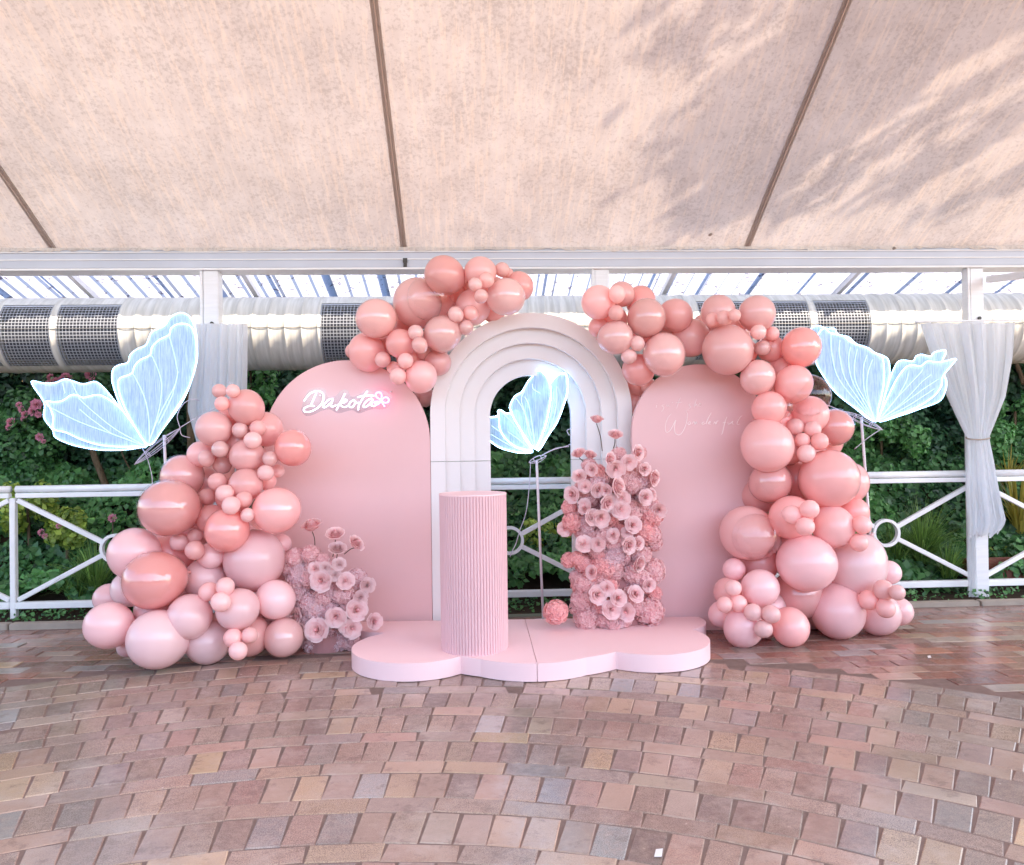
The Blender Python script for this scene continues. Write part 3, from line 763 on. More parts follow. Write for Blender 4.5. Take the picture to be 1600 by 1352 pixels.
# ------------------------------------------------------------------ curtains
def curtain(rows, folds, label, Yc, amp):
    # rows: (left px, right px, y px, fold amplitude factor)
    t_ = thing('sheer_curtain', label, 'curtain', (at((rows[0][0]+rows[0][1])/2, rows[0][2], Yc).x, Yc, 0.4), 'sheer white curtains hung on the posts')
    nR = 44; nC = folds*8
    ysr = [r_[2] for r_ in rows]; vs = []
    for j in range(nR):
        y_ = ysr[0]+(ysr[-1]-ysr[0])*j/(nR-1)
        l = np.interp(y_, ysr, [r_[0] for r_ in rows]); r_ = np.interp(y_, ysr, [q[1] for q in rows]); am = np.interp(y_, ysr, [q[3] for q in rows])
        for i in range(nC+1):
            u_ = i/nC; p = at(l+(r_-l)*(u_+.012*math.sin(u_*37+j*.05)), y_+(6*math.sin(u_*19) if j == nR-1 else 0), Yc)
            p.y += amp*am*(math.sin(u_*folds*2*math.pi+1.6*math.sin(u_*7+j*.02))*(.6+.5*math.sin(u_*13+1))+.45*math.sin(u_*folds*4.7+j*.10)+.3*math.sin(u_*folds*11+j*.05+2)); vs.append(p)
    s = MB().add(vs, [(j*(nC+1)+i, j*(nC+1)+i+1, (j+1)*(nC+1)+i+1, (j+1)*(nC+1)+i) for j in range(nR-1) for i in range(nC)])
    obj('cloth', s, 'curtain', t_, smooth=True, tri=False)
    return t_
c1 = curtain([(300, 386, 506, 1), (296, 385, 590, 1), (290, 384, 640, 1), (304, 383, 690, 1), (310, 380, 800, .8), (312, 378, 900, .8)], 7, 'straight sheer white curtain on the left post', 5.72, .022)
c2 = curtain([(1438, 1587, 505, 1), (1458, 1583, 560, .9), (1482, 1572, 620, .8), (1500, 1556, 660, .6), (1511, 1546, 684, .4), (1511, 1554, 720, .6), (1510, 1563, 770, .9), (1512, 1574, 815, 1), (1513, 1560, 835, 1)], 8, 'sheer white curtain tied in at the waist on the right post', 5.72, .03)
tie = [at(1528+18.5*math.cos(a), 684+3*math.sin(a), 5.72-.05*math.sin(a)) for a in np.linspace(0, 2*math.pi, 20, endpoint=False)]
obj('tie_cord', MB().tube(tie, .006, 6, closed=True), 'kerb', c2)
obj('curtain_rod', MB().tube([at(1430, 503, 5.74), at(1592, 500, 5.74)], .008, 8), 'steel', c2)
s = MB(); vs = []
for j in range(20):
    for i in range(9): 
        p = at(1513+i*1.6, 800+j*7, 5.76); p.y += .01*math.sin(i*1.7+j*.2); vs.append(p)
s.add(vs, [(j*9+i, j*9+i+1, (j+1)*9+i+1, (j+1)*9+i) for j in range(19) for i in range(8)]); obj('hanging_strip', s, 'curtain', c2, smooth=True, tri=False)

# ------------------------------------------------------------------ pink panels
def arch_poly(cx, cz, r, zb, Y, n=48, zt=None):
    pts = [Vector((cx-r, Y, zb))]+[Vector((cx-r*math.cos(a), Y, cz+r*math.sin(a))) for a in np.linspace(0, math.pi, n)]+[Vector((cx+r, Y, zb))]
    return pts
def panel(name, cpx, cpy, rpx, Y, label):
    c_ = at(cpx, cpy, Y); e = at(cpx+rpx, cpy, Y); r_ = (e-c_).length
    t_ = thing(name, label, 'panel', (c_.x, Y+.02, 0), 'pink arched backdrop panels')
    mb = MB().prism(arch_poly(c_.x, c_.z, r_, 0, Y), (0, .045, 0))
    obj('board', mb, 'pink_panel', t_, bevel=.003)
    obj('back_strut', MB().bar((c_.x, Y+.05, 1.2), (c_.x, Y+.34, .02), .05, .03), 'pink_panel', t_)
    return t_, c_, r_
PL, plc, plr = panel('backdrop_panel', 542.5, 692, 129.5, 5.19, 'wide pink arched panel carrying the lit name sign, left of the nested arch')
PR, prc, prr = panel('backdrop_panel', 1093, 676, 105, 5.085, 'narrower pink arched panel with pale script lettering, right of the nested arch')
# nested arch
NA_ = thing('nested_arch', 'cream nested arch backdrop of four stepped bands in the centre', 'arch backdrop', (at(831, 700, 5.19).x, 5.19, 0))
bands = [(831, 647, 157, 134.5), (829.5, 647, 134.5, 110.5), (829, 648, 110.5, 87), (829, 650, 87, 63)]
Yb = 5.19
for i, (cx, cy, ro, ri) in enumerate(bands):
    Yi = Yb+.062*i
    c_ = at(cx, cy, Yi); so = (at(cx+ro, cy, Yi)-c_).length; si = (at(cx+ri, cy, Yi)-c_).length
    if i: so += .03
    zs_ = at(700, 721, Yi).z
    n = 56; arc = list(np.linspace(0, math.pi, n))
    out = [Vector((c_.x-so, Yi, zs_))]+[Vector((c_.x-so*math.cos(a), Yi, c_.z+so*math.sin(a))) for a in arc]+[Vector((c_.x+so, Yi, zs_))]
    inn = [Vector((c_.x-si, Yi, zs_))]+[Vector((c_.x-si*math.cos(a), Yi, c_.z+si*math.sin(a))) for a in arc]+[Vector((c_.x+si, Yi, zs_))]
    k = len(out); D = Vector((0, .058, 0)); mb = MB()
    vs = out+inn+[p+D for p in out]+[p+D for p in inn]
    fs = [(j, j+1, k+j+1, k+j) for j in range(k-1)]+[(2*k+j, 3*k+j, 3*k+j+1, 2*k+j+1) for j in range(k-1)]
    fs += [(j, 2*k+j, 2*k+j+1, j+1) for j in range(k-1)]+[(k+j, k+j+1, 3*k+j+1, 3*k+j) for j in range(k-1)]
    fs += [(0, k, 3*k, 2*k), (k-1, 3*k-1, 4*k-1, 2*k-1)]
    mb.add(vs, fs); obj('arch_band', mb, 'arch_paint', NA_, tri=False, bevel=.0015)
    for sx in (-1, 1):
        xa_, xb_ = c_.x+sx*si, c_.x+sx*so
        obj('leg', MB().box((min(xa_, xb_), Yi+.001, 0), (max(xa_, xb_), Yi+.057, zs_-.003)), 'arch_paint', NA_, bevel=.0015)

# neon name sign
def px_stroke(pts, zx, zy, sc_, Y, per=7, closed=False): 
    sm = cr_spline([Vector((x_, y_, 0)) for x_, y_ in pts], per, closed)
    return [at(zx+p.x/sc_, zy+p.y/sc_, Y) for p in sm]
NY = 5.135
sign = thing('neon_sign', 'glowing white script name sign reading Dakota with a pink butterfly bow', 'neon sign', at(540, 655, NY+.03))
letters = {
 'letter_D': [[(150,365),(190,310),(240,255),(310,220),(390,215),(440,250),(455,310),(440,380),(400,440),(340,490),(270,525),(200,540),(150,525),(150,485),(200,455),(260,440),(310,450)], [(345,235),(320,290),(290,360),(255,430)]],
 'letter_a': [[(600,330),(540,345),(480,400),(445,450),(465,470),(520,440),(575,390),(600,350),(575,410),(570,445),(600,455),(650,430)]],
 'letter_k': [[(790,250),(750,330),(700,420),(655,510)], [(675,440),(730,380),(790,345),(815,355),(790,385),(730,400),(715,410),(740,450),(790,460),(850,435)]],
 'letter_o': [[(930,350),(880,380),(850,430),(870,465),(915,455),(945,405),(940,360),(925,350)], [(945,375),(975,400),(1010,390)]],
 'letter_t': [[(1140,215),(1095,280),(1040,370),(1005,440),(995,510)], [(985,310),(1060,290),(1150,280),(1245,285)]],
 'letter_a_last': [[(1215,325),(1150,350),(1100,400),(1075,450),(1100,465),(1160,430),(1205,380),(1225,340),(1205,400),(1205,440),(1240,445),(1290,420),(1320,390)]],
}
for nm, st_ in letters.items():
    mb = MB()
    for s_ in st_: mb.tube(px_stroke(s_, 460, 590, 10, NY), .0033, 8)
    obj('letter', mb, 'neon', sign, smooth=True, label='glowing white tube letter '+{'letter_D': 'D', 'letter_a': 'a', 'letter_k': 'k', 'letter_o': 'o', 'letter_t': 't', 'letter_a_last': 'a at the end'}[nm])
mb = MB()
for s_, cl_ in (([(1345,345),(1290,310),(1270,265),(1300,235),(1345,240),(1365,280),(1355,330)], True), ([(1370,355),(1395,320),(1440,310),(1475,345),(1460,385),(1415,395),(1380,375)], True)):
    mb.tube(px_stroke(s_, 460, 590, 10, NY, 7, cl_), 0.0042, 8, closed=cl_)
for s_ in ([(1355,350),(1320,385),(1270,405),(1245,390),(1280,375),(1320,375)], [(1360,360),(1375,400),(1410,455)], [(1345,360),(1330,400),(1290,425)]):
    mb.tube(px_stroke(s_, 460, 590, 10, NY), 0.0042, 8)
obj('pink_bow', mb, 'neon_pink', sign, smooth=True, label='glowing pink butterfly bow at the end of the name')
cont = [(110,520),(120,440),(150,330),(230,200),(360,170),(480,190),(520,300),(640,290),(740,200),(830,200),(900,300),(1060,240),(1130,180),(1250,210),(1400,210),(1520,300),(1500,410),(1420,490),(1200,500),(1010,560),(900,510),(680,560),(560,500),(430,520),(300,580),(180,600)]
cp = px_stroke(cont, 460, 590, 10, NY+.012, 5, True)
obj('acrylic_backing', MB().prism(cp, (0, .005, 0)), 'acrylic', sign)
for x_, y_ in ((500, 618), (560, 640), (610, 612)):
    a = at(x_, y_, NY+.01); obj('standoff', MB().tube([a, a+Vector((0, .05, 0))], .005, 8), 'pole', sign)

# script lettering on the right panel
def script(strokes, ox, oy, sx, Y, r_, nm, lab):
    mb = MB()
    for s_ in strokes:
        pts = px_stroke(s_, ox, oy, sx, Y, 6)
        mb.tube(pts, r_, 5, rf=lambda i, k_: r_*(.45+.75*math.sin(math.pi*(i+.5)/k_)))
    obj(nm, mb, 'vinyl', PR, label=lab)
LY = 5.0835
script([[(150,215),(145,260)], [(155,190),(158,194)], [(265,210),(225,225),(255,250),(235,300),(215,310)], [(285,255),(300,215),(315,240),(330,215),(345,250)], [(375,190),(385,175)], [(500,110),(470,180),(445,270)], [(430,185),(530,175)],
        [(650,195),(625,215),(650,245),(620,275)], [(740,130),(715,200),(700,255)], [(705,240),(735,205),(750,240)], [(765,225),(800,205),(785,190),(765,230),(805,240)]], 1010, 610, 9.412, LY, .0016, 'lettering', "small pale script reading isn't she")
script([[(365,345),(320,400),(285,490),(280,580),(300,620),(350,590),(400,500),(430,440),(415,520),(420,620),(460,655),(510,640),(560,560),(595,450),(600,350),(585,300),(625,290)],
        [(640,460),(610,480),(620,505),(650,490),(640,460)], [(670,500),(700,460),(715,500),(735,465),(750,500)], [(855,465),(820,480),(825,505),(870,485)], [(955,330),(915,400),(880,480),(890,500)], [(905,495),(940,470),(930,460),(910,490),(950,500)],
        [(985,500),(1005,465),(1020,495),(1040,455),(1065,450)], [(1185,390),(1160,450),(1140,530),(1120,620),(1105,655)], [(1125,480),(1170,470)], [(1200,465),(1205,500),(1245,480),(1270,455),(1260,490),(1290,500)], [(1410,375),(1375,400),(1335,480),(1340,505),(1375,495)]], 1010, 610, 9.412, LY, .0026, 'lettering', 'large pale script reading Wonderful')

# ------------------------------------------------------------------ platform
circ = [((-.58, 4.51), .37), ((.10, 4.575), .467), ((.79, 4.60), .365), ((.97, 5.02), .27), ((-.80, 5.06), .25), ((.1, 4.9), .75)]
cen = Vector((.10, 4.78))
outl = []
for i in range(720):
    a = 2*math.pi*i/720; d = Vector((math.cos(a), math.sin(a))); best = 0
    for (c_, r_) in circ:
        oc = cen-Vector(c_); b_ = oc.dot(d); disc = b_*b_-(oc.dot(oc)-r_*r_)
        if disc > 0: best = max(best, -b_+math.sqrt(disc))
    q = cen+d*best; p = cg(q.x, q.y)
    yb = 5.175-.044*(p.x+1.2)
    if p.y > yb:
        c3 = cg(cen.x, cen.y); t_ = (yb-c3.y)/(p.y-c3.y); p = c3+(p-c3)*t_
        p.y = 5.175-.044*(p.x+1.2)
    outl.append(p)
SX = .31
def half(sgn):
    pts = [p.copy() for p in outl if (p.x-SX)*sgn > .001]
    if sgn > 0: # rotate so that it starts after the seam
        k = next(i for i in range(len(outl)) if (outl[i].x-SX)*sgn > .001 and (outl[i-1].x-SX)*sgn <= .001)
        pts = [outl[(k+i) % 720] for i in range(720) if (outl[(k+i) % 720].x-SX)*sgn > .001]
    else:
        k = next(i for i in range(len(outl)) if (outl[i].x-SX)*sgn > .001 and (outl[i-1].x-SX)*sgn <= .001)
        pts = [outl[(k+i) % 720] for i in range(720) if (outl[(k+i) % 720].x-SX)*sgn > .001]
    a, b_ = pts[0].copy(), pts[-1].copy(); a.x = SX+sgn*.0015; b_.x = SX+sgn*.0015
    return [a]+pts+[b_]
for sgn, lb in ((-1, 'left half of the pink cloud shaped platform, under the ribbed plinth'), (1, 'right half of the pink cloud shaped platform, under the tall flower column')):
    poly = [Vector((p.x, p.y, 0.003)) for p in half(sgn)]
    tag(obj('cloud_platform', MB().prism(poly, (0, 0, .097)), 'pink_platform', bevel=.0015), lb, 'platform', 'halves of the pink cloud platform')
# plinth
pc = atz(742, 1011, .10); pc.z = .10
PRr = 51.5/1200*4.52; PT = at(738, 771, pc.y).z
pl = thing('ribbed_plinth', 'pink ribbed cylinder plinth standing on the cloud platform', 'plinth', pc)
mb = MB(); NR = 68; sub = 8; n = NR*sub; prof = [(.0, 1), (.003, 1.0), (PT-.1-.012, 1)]
vs = []
for z_ in (pc.z, PT-.006):
    for i in range(n):
        a = 2*math.pi*i/n; rr_ = PRr-.0065*(0 if 1 < i % sub < 7 else (.45 if i % sub in (1, 7) else 1)); vs.append((pc.x+rr_*math.cos(a), pc.y+rr_*math.sin(a), z_))
mb.add(vs, [(i, (i+1) % n, n+(i+1) % n, n+i) for i in range(n)]); obj('ribbed_wrap', mb, 'plinth', pl, tri=False)
disk = [Vector((pc.x+(PRr+.001)*math.cos(a), pc.y+(PRr+.001)*math.sin(a), PT-.006)) for a in np.linspace(0, 2*math.pi, 96, endpoint=False)]
obj('top_disc', MB().prism(disk, (0, 0, .008)), 'pink_platform', pl, bevel=.0012)

# ------------------------------------------------------------------ butterflies
def wing(pts, origin, scl, Yf, parent, dy, veins=(), bead=1.0, name='wing', ledm='led'):
    sm = cr_spline([Vector((a, b, 0)) for a, b in pts], 5, True)
    def P_(p, extra=0): x_, y_ = origin[0]+p.x/scl, origin[1]+p.y/scl; return at(x_, y_, Yf(x_)+dy+extra)
    poly = [P_(p) for p in sm]
    clean = [poly[0]]
    for p in poly[1:]:
        if (p-clean[-1]).length > .004: clean.append(p)
    w_ = obj(name, MB().prism(clean, (0, .004, 0)), 'wing', parent)
    # beaded light string along the rim
    L = [0]
    for a, b in zip(clean, clean[1:]+clean[:1]): L.append(L[-1]+(b-a).length)
    tot = L[-1]; step = .0055; cl2 = clean+clean[:1]; rs = []; k = 0
    for i in range(int(tot/step)):
        s_ = i*step
        while L[k+1] < s_: k += 1
        u_ = (s_-L[k])/max(1e-6, L[k+1]-L[k]); rs.append(cl2[k].lerp(cl2[k+1], u_)+Vector((0, -.001, 0)))
    mb = MB().tube(rs, .005, 6, closed=True, rf=lambda i, k_: .0020+(.0030 if i % 3 == 0 else 0)*bead)
    obj('light_string', mb, ledm, w_, smooth=True)
    fr = MB(); zz = []; mN = len(rs)
    for i in range(0, mN, 1):
        tg = rs[(i+2) % mN]-rs[i-2]; nn = Vector((tg.z, 0, -tg.x)); nn = nn.normalized() if nn.length > 0 else Vector((0, 0, 1))
        zz.append((rs[i]+Vector((0, -.002, 0)), nn))
    area = sum(clean[i].x*clean[(i+1) % len(clean)].z-clean[(i+1) % len(clean)].x*clean[i].z for i in range(len(clean)))
    sg = -1 if area > 0 else 1
    for i in range(0, mN, 2):
        p_, nn = zz[i]; q_ = p_+nn*sg*random.uniform(.012, .026); e_ = nn.cross(Vector((0, 1, 0)))*.0006
        fr.add([p_-e_, p_+e_, q_+e_*.6, q_-e_*.6], [(0, 1, 2, 3)])
    obj('glow_fringe', fr, 'lacing_glow', w_, tri=False)  # rim lacing drawn as glowing spokes that imitate the edge glow on the gauze
    if veins:
        mb = MB()
        for v in veins:
            q = cr_spline([Vector((a, b, 0)) for a, b in v], 8); mb.tube([P_(p, -.004) for p in q], .0028, 6)
        obj('vein', mb, 'led_vein', w_, smooth=True)
    return w_
def spindle(parent, a, b, wid, Y):
    mb = MB(); ax = (b-a); nrm = Vector((-ax.y, ax.x, 0)).normalized()
    for k in range(5):
        ph = math.pi*k/5*2; pts = []
        for i in range(17):
            u_ = i/16; w_ = wid*1.3*math.sin(math.pi*u_)**.8; q = a+ax*u_+nrm*w_*math.cos(ph)
            P3 = at(q.x, q.y, Y); P3.y += w_*math.sin(ph)*Y/1200; pts.append(P3)
        mb.tube(pts, .0022, 6)
    for u_ in (.3, .7):
        w_ = wid*math.sin(math.pi*u_)**.8; q = a+ax*u_; pts = []
        for j in range(12):
            ph = 2*math.pi*j/12; q2 = q+nrm*w_*math.cos(ph); P3 = at(q2.x, q2.y, Y); P3.y += w_*math.sin(ph)*Y/1200; pts.append(P3)
        mb.tube(pts, .0025, 6, closed=True)
    obj('wire_body', mb, 'wire', parent, smooth=True)
def butterfly(label, Yc, Yf, wings, origin, scl, body, pole_px, antennae, base_y, ledm='led'):
    pt_, pb = at(*pole_px[0], Yc), at(*pole_px[1], Yc); d = (pb-pt_); g_ = pt_+d*(pt_.z/(-d.z)) if d.z < 0 else pb
    t_ = thing('butterfly_lamp', label, 'butterfly lamp', g_, 'lit butterfly lamps on poles')
    obj('pole', MB().tube([g_, pt_], .0095, 10), 'pole', t_, smooth=True)
    disc = [g_+Vector((.13*math.cos(a), .11*math.sin(a), 0)) for a in np.linspace(0, 2*math.pi, 28, endpoint=False)]
    obj('base_plate', MB().prism(disc, (0, 0, .008)), 'pole', t_, bevel=.001)
    for pts, dy, veins in wings: wing(pts, origin, scl, Yf, t_, dy, veins, ledm=ledm)
    spindle(t_, Vector((*body[0], 0)), Vector((*body[1], 0)), body[2], Yc-.02)
    mb = MB()
    for a in antennae: mb.tube(px_stroke(a, 0, 0, 1, Yc-.02, 8), .0028, 6)
    obj('antenna', mb, 'wire', t_, smooth=True)
    return t_
z5 = [([(1000,1120),(870,940),(790,780),(752,650),(765,580),(860,540),(885,480),(930,430),(1010,390),(1025,330),(1080,270),(1165,225),(1180,175),(1230,140),(1290,135),(1345,160),(1378,230),(1390,340),(1385,450),(1350,590),(1290,720),(1200,860),(1110,1000)], -.03,
       [[(1000,1100),(1100,850),(1225,600),(1215,420),(1165,235)], [(1000,1100),(1080,850),(1105,650),(1080,520),(1020,385)], [(1005,1100),(1000,900),(960,720),(875,545)], [(1080,950),(1190,720),(1240,520)]]),
      ([(985,1110),(800,860),(715,650),(702,560),(715,500),(760,470),(830,450),(850,390),(900,345),(975,310),(1000,260),(1030,200),(1130,150),(1170,90),(1240,50),(1310,60),(1360,120),(1385,200),(1395,330),(1385,470),(1290,740),(1100,1010)], .02, []),
      ([(980,1115),(860,940),(700,730),(620,640),(560,605),(470,625),(380,600),(320,585),(240,615),(150,618),(55,600),(60,640),(130,740),(155,800),(150,900),(220,1000),(235,1050),(300,1090),(420,1130),(600,1160),(800,1160),(960,1135)], .03,
       [[(370,600),(440,740),(560,880),(760,1020)], [(300,620),(320,700)]]),
      ([(980,1120),(820,880),(720,780),(620,720),(560,715),(470,735),(420,715),(370,715),(300,760),(230,770),(165,765),(200,820),(225,900),(225,990),(330,1020),(450,1075),(600,1120),(760,1135),(900,1132)], -.02,
       [[(960,1120),(740,1000),(560,860),(430,740)], [(960,1125),(700,1030),(430,930),(170,800)], [(700,1030),(520,900),(440,830)]])]
butterfly('large lit white butterfly lamp on a pole left of the balloons', 5.32, lambda x_: 5.32, z5, (40, 480), 5.2, ((210, 726), (282, 669), 5), ((256.5, 680), (259, 745)),
          [[(281, 668), (277, 650), (286, 632), (300, 624), (311, 626)], [(282, 668), (310, 651), (340, 636), (358, 612), (362, 600), (356, 597)], [(281, 668), (284, 680), (297, 684)]], 0)
z4 = [([(720,1060),(560,950),(400,840),(280,730),(180,590),(110,470),(100,400),(110,250),(120,160),(160,100),(200,90),(240,130),(330,155),(400,175),(440,215),(530,260),(620,285),(680,330),(760,370),(795,400),(808,500),(810,620),(790,760),(750,920)], -.03,
       [[(700,1040),(520,850),(330,600),(265,340),(255,130)], [(700,1040),(540,820),(400,600),(345,350),(350,210)], [(705,1040),(600,860),(480,640),(440,430),(460,280)], [(710,1040),(640,880),(520,660),(500,480),(530,300)], [(712,1040),(650,880),(600,700),(595,500),(630,370)], [(715,1040),(660,880),(630,720),(640,560),(690,410)]]),
      ([(720,1050),(480,900),(270,720),(100,440),(40,300),(30,160),(50,85),(120,60),(210,90),(290,90),(330,150),(440,180),(520,250),(640,290),(710,340),(790,370),(850,410),(868,500),(860,620),(820,780)], .02, []),
      ([(740,1050),(800,800),(860,640),(900,530),(950,440),(1010,420),(1110,430),(1140,380),(1200,360),(1290,380),(1330,340),(1440,315),(1450,350),(1415,430),(1430,560),(1460,650),(1440,760),(1380,850),(1200,920),(1000,990)], .03, []),
      ([(750,1050),(850,800),(950,600),(1040,490),(1110,470),(1190,480),(1260,430),(1350,440),(1440,430),(1545,405),(1550,425),(1440,560),(1412,620),(1400,700),(1320,800),(1150,910),(900,1010)], -.02,
       [[(760,1040),(930,830),(1040,640),(1060,560)], [(765,1040),(1000,860),(1200,650),(1300,570)], [(770,1042),(1000,880),(1220,720),(1370,620)], [(760,1040),(900,860),(1180,560),(1210,510)], [(770,1042),(1050,900),(1330,720)]])]
butterfly('large lit white butterfly lamp on a pole right of the balloons', 5.30, lambda x_: 5.30, z4, (1260, 500), 6.667, ((1379, 672), (1317, 643), 4.5), ((1345.5, 652), (1356, 789)),
          [[(1318, 644), (1300, 636), (1270, 624), (1240, 606), (1225, 600)], [(1375, 672), (1358, 683), (1335, 702)]], 0)
YC = 5.40
z3 = [([(720,1060),(640,980),(540,820),(480,720),(430,600),(425,560),(480,450),(560,400),(600,340),(640,270),(690,210),(720,150),(770,140),(820,170),(870,240),(905,350),(905,470),(880,620),(840,800),(760,1000)], -.02,
       [[(720,1060),(650,880),(600,640),(560,480),(600,380)], [(725,1050),(690,800),(650,560),(600,450)], [(480,450),(560,560),(620,700),(680,900)], [(690,300),(700,360),(780,410)]]),
      ([(740,1070),(660,900),(640,720),(640,580),(660,520),(740,440),(830,400),(900,290),(960,220),(1030,175),(1085,190),(1105,290),(1100,400),(1060,540),(980,750),(880,900),(790,1050)], .02,
       [[(750,1060),(850,850),(920,600),(940,400)], [(755,1060),(900,820),(970,560),(975,330)], [(745,1060),(760,800),(790,560),(800,480)]]),
      ([(690,1095),(600,980),(480,820),(340,690),(280,680),(190,690),(110,640),(70,700),(80,820),(130,920),(190,970),(300,1045),(420,1085),(560,1110)], .03,
       [[(680,1080),(520,980),(360,900),(210,790)], [(680,1090),(480,1050),(200,890)]]),
      ([(690,1080),(610,960),(560,800),(540,640),(460,635),(380,645),(320,608),(285,620),(300,700),(305,820),(380,950),(520,1050)], 0,
       [[(685,1075),(560,900),(440,740),(340,650)], [(685,1078),(540,960),(400,860)]])]
butterfly('small lit white butterfly lamp seen through the opening of the nested arch', YC, lambda x_: YC-(x_-838)*.0029, z3, (740, 560), 7.511, ((826, 723), (854, 712), 4), ((838.5, 720), (848, 950)),
          [[(846, 712), (865, 703), (890, 695), (900, 684), (898, 676)], [(846, 712), (868, 701), (889, 698)], [(889, 680), (886, 673), (891, 671), (893, 678), (889, 680)]], 0, 'led_small')
for pts, Yq, lb in (([(829, 722), (827, 760), (822, 800), (812, 830), (806, 850), (800, 862), (797, 870)], 5.44, 'thin white cable hanging from the small butterfly lamp'),
                    ([(222, 700), (230, 716), (237, 742), (238, 760)], 5.34, 'thin white cable hanging from the left butterfly lamp')):
    tag(obj('cable', MB().tube(px_stroke(pts, 0, 0, 1, Yq), .0028, 6), 'wire', smooth=True), lb, 'cable')

# ------------------------------------------------------------------ balloons
def balloon_mesh(name, mat, knot=True):
    mb = MB(); na, nb = 28, 18; vs = [(0, 0, 1.02)]
    for j in range(1, nb):
        th = math.pi*j/nb; r_ = math.sin(th); z_ = math.cos(th)
        if z_ < 0: z_ *= 1.13; r_ *= 1-.08*(z_/1.13)**2
        for i in range(na): a = 2*math.pi*i/na; vs.append((r_*math.cos(a), r_*math.sin(a), z_*1.02))
    vs.append((0, 0, -1.16)); k = len(vs)-1
    fs = [(0, 1+i, 1+(i+1) % na) for i in range(na)]
    for j in range(nb-2):
        for i in range(na): a = 1+j*na; fs.append((a+i, a+na+i, a+na+(i+1) % na, a+(i+1) % na))
    a = 1+(nb-2)*na; fs += [(k, a+(i+1) % na, a+i) for i in range(na)]
    mb.add(vs, fs)
    if knot: mb.tube([(0, 0, -1.14), (0, 0, -1.19), (0, 0, -1.22), (0, 0, -1.27)], .05, 8, rf=lambda i, k_: (.05, .075, .04, .085)[i])
    return new_mesh(name, mb, mat, True)
BM = {k: balloon_mesh('balloon', 'bal_'+k) for k in 'msgpcl'}
SHELL = balloon_mesh('clear_shell', 'bal_shell', False)
def pack(lst, basef, parent, clear_front=.0):
    placed = []
    def hit(c_, r_, tol): 
        return any((c_-c2).length < tol*(r_+r2) for c2, r2, k_ in placed if k_ != 'c')
    for layer in (1, 2, 0, 3):
        for e in lst:
            x_, y_, rp, ty, la = e[:5]
            if la != layer: continue
            yb = basef(y_)
            if len(e) > 5: Yq = e[5]
            elif layer == 3: Yq = yb-.02                                   # clear bubbles wrap round others
            elif layer in (1, 2):
                Yq = yb+(.14 if layer == 2 else 0)
                for _ in range(90):
                    c_ = at(x_, y_, Yq); r_ = rp*(c_-P0).dot(f0)/FPX
                    if not hit(c_, r_, .86): break
                    Yq += .01
            else:
                Yq = yb-.30
                for _ in range(60):
                    c_ = at(x_, y_, Yq+.01); r_ = rp*(c_-P0).dot(f0)/FPX
                    if hit(c_, r_, .93) or Yq > yb+.16: break
                    Yq += .01
            c_ = at(x_, y_, Yq); r_ = rp*(1.06 if la == 2 else 1.025)*(c_-P0).dot(f0)/FPX
            # keep it off the floor
            if c_.z < r_*.97: c_.z = r_*.97
            placed.append((c_, r_, ty))
            if ty == 'm' and y_ > 835 and random.random() < .8: ty = 'l'
            dn = Vector((random.gauss(0, .45), random.gauss(.9, .35), random.gauss(.1, .45))).normalized()
            q = (-dn).to_track_quat('Z', 'Y')
            sq = random.uniform(-.03, .03); lb = {'c': 'clear transparent bubble balloon', 'g': 'shiny rose balloon with a glossy outer skin'}.get(ty)
            bo_ = inst('balloon', BM[ty], c_, parent, q, (r_*(.985+sq), r_*(.985-sq*.5), r_*(.985-sq)), lb)
            if ty in 'gp':
                so_ = bpy.data.objects.new('clear_shell', SHELL); COL.objects.link(so_); so_.parent = bo_; so_.scale = (1.06, 1.06, 1.05)
    return placed
S = 's'
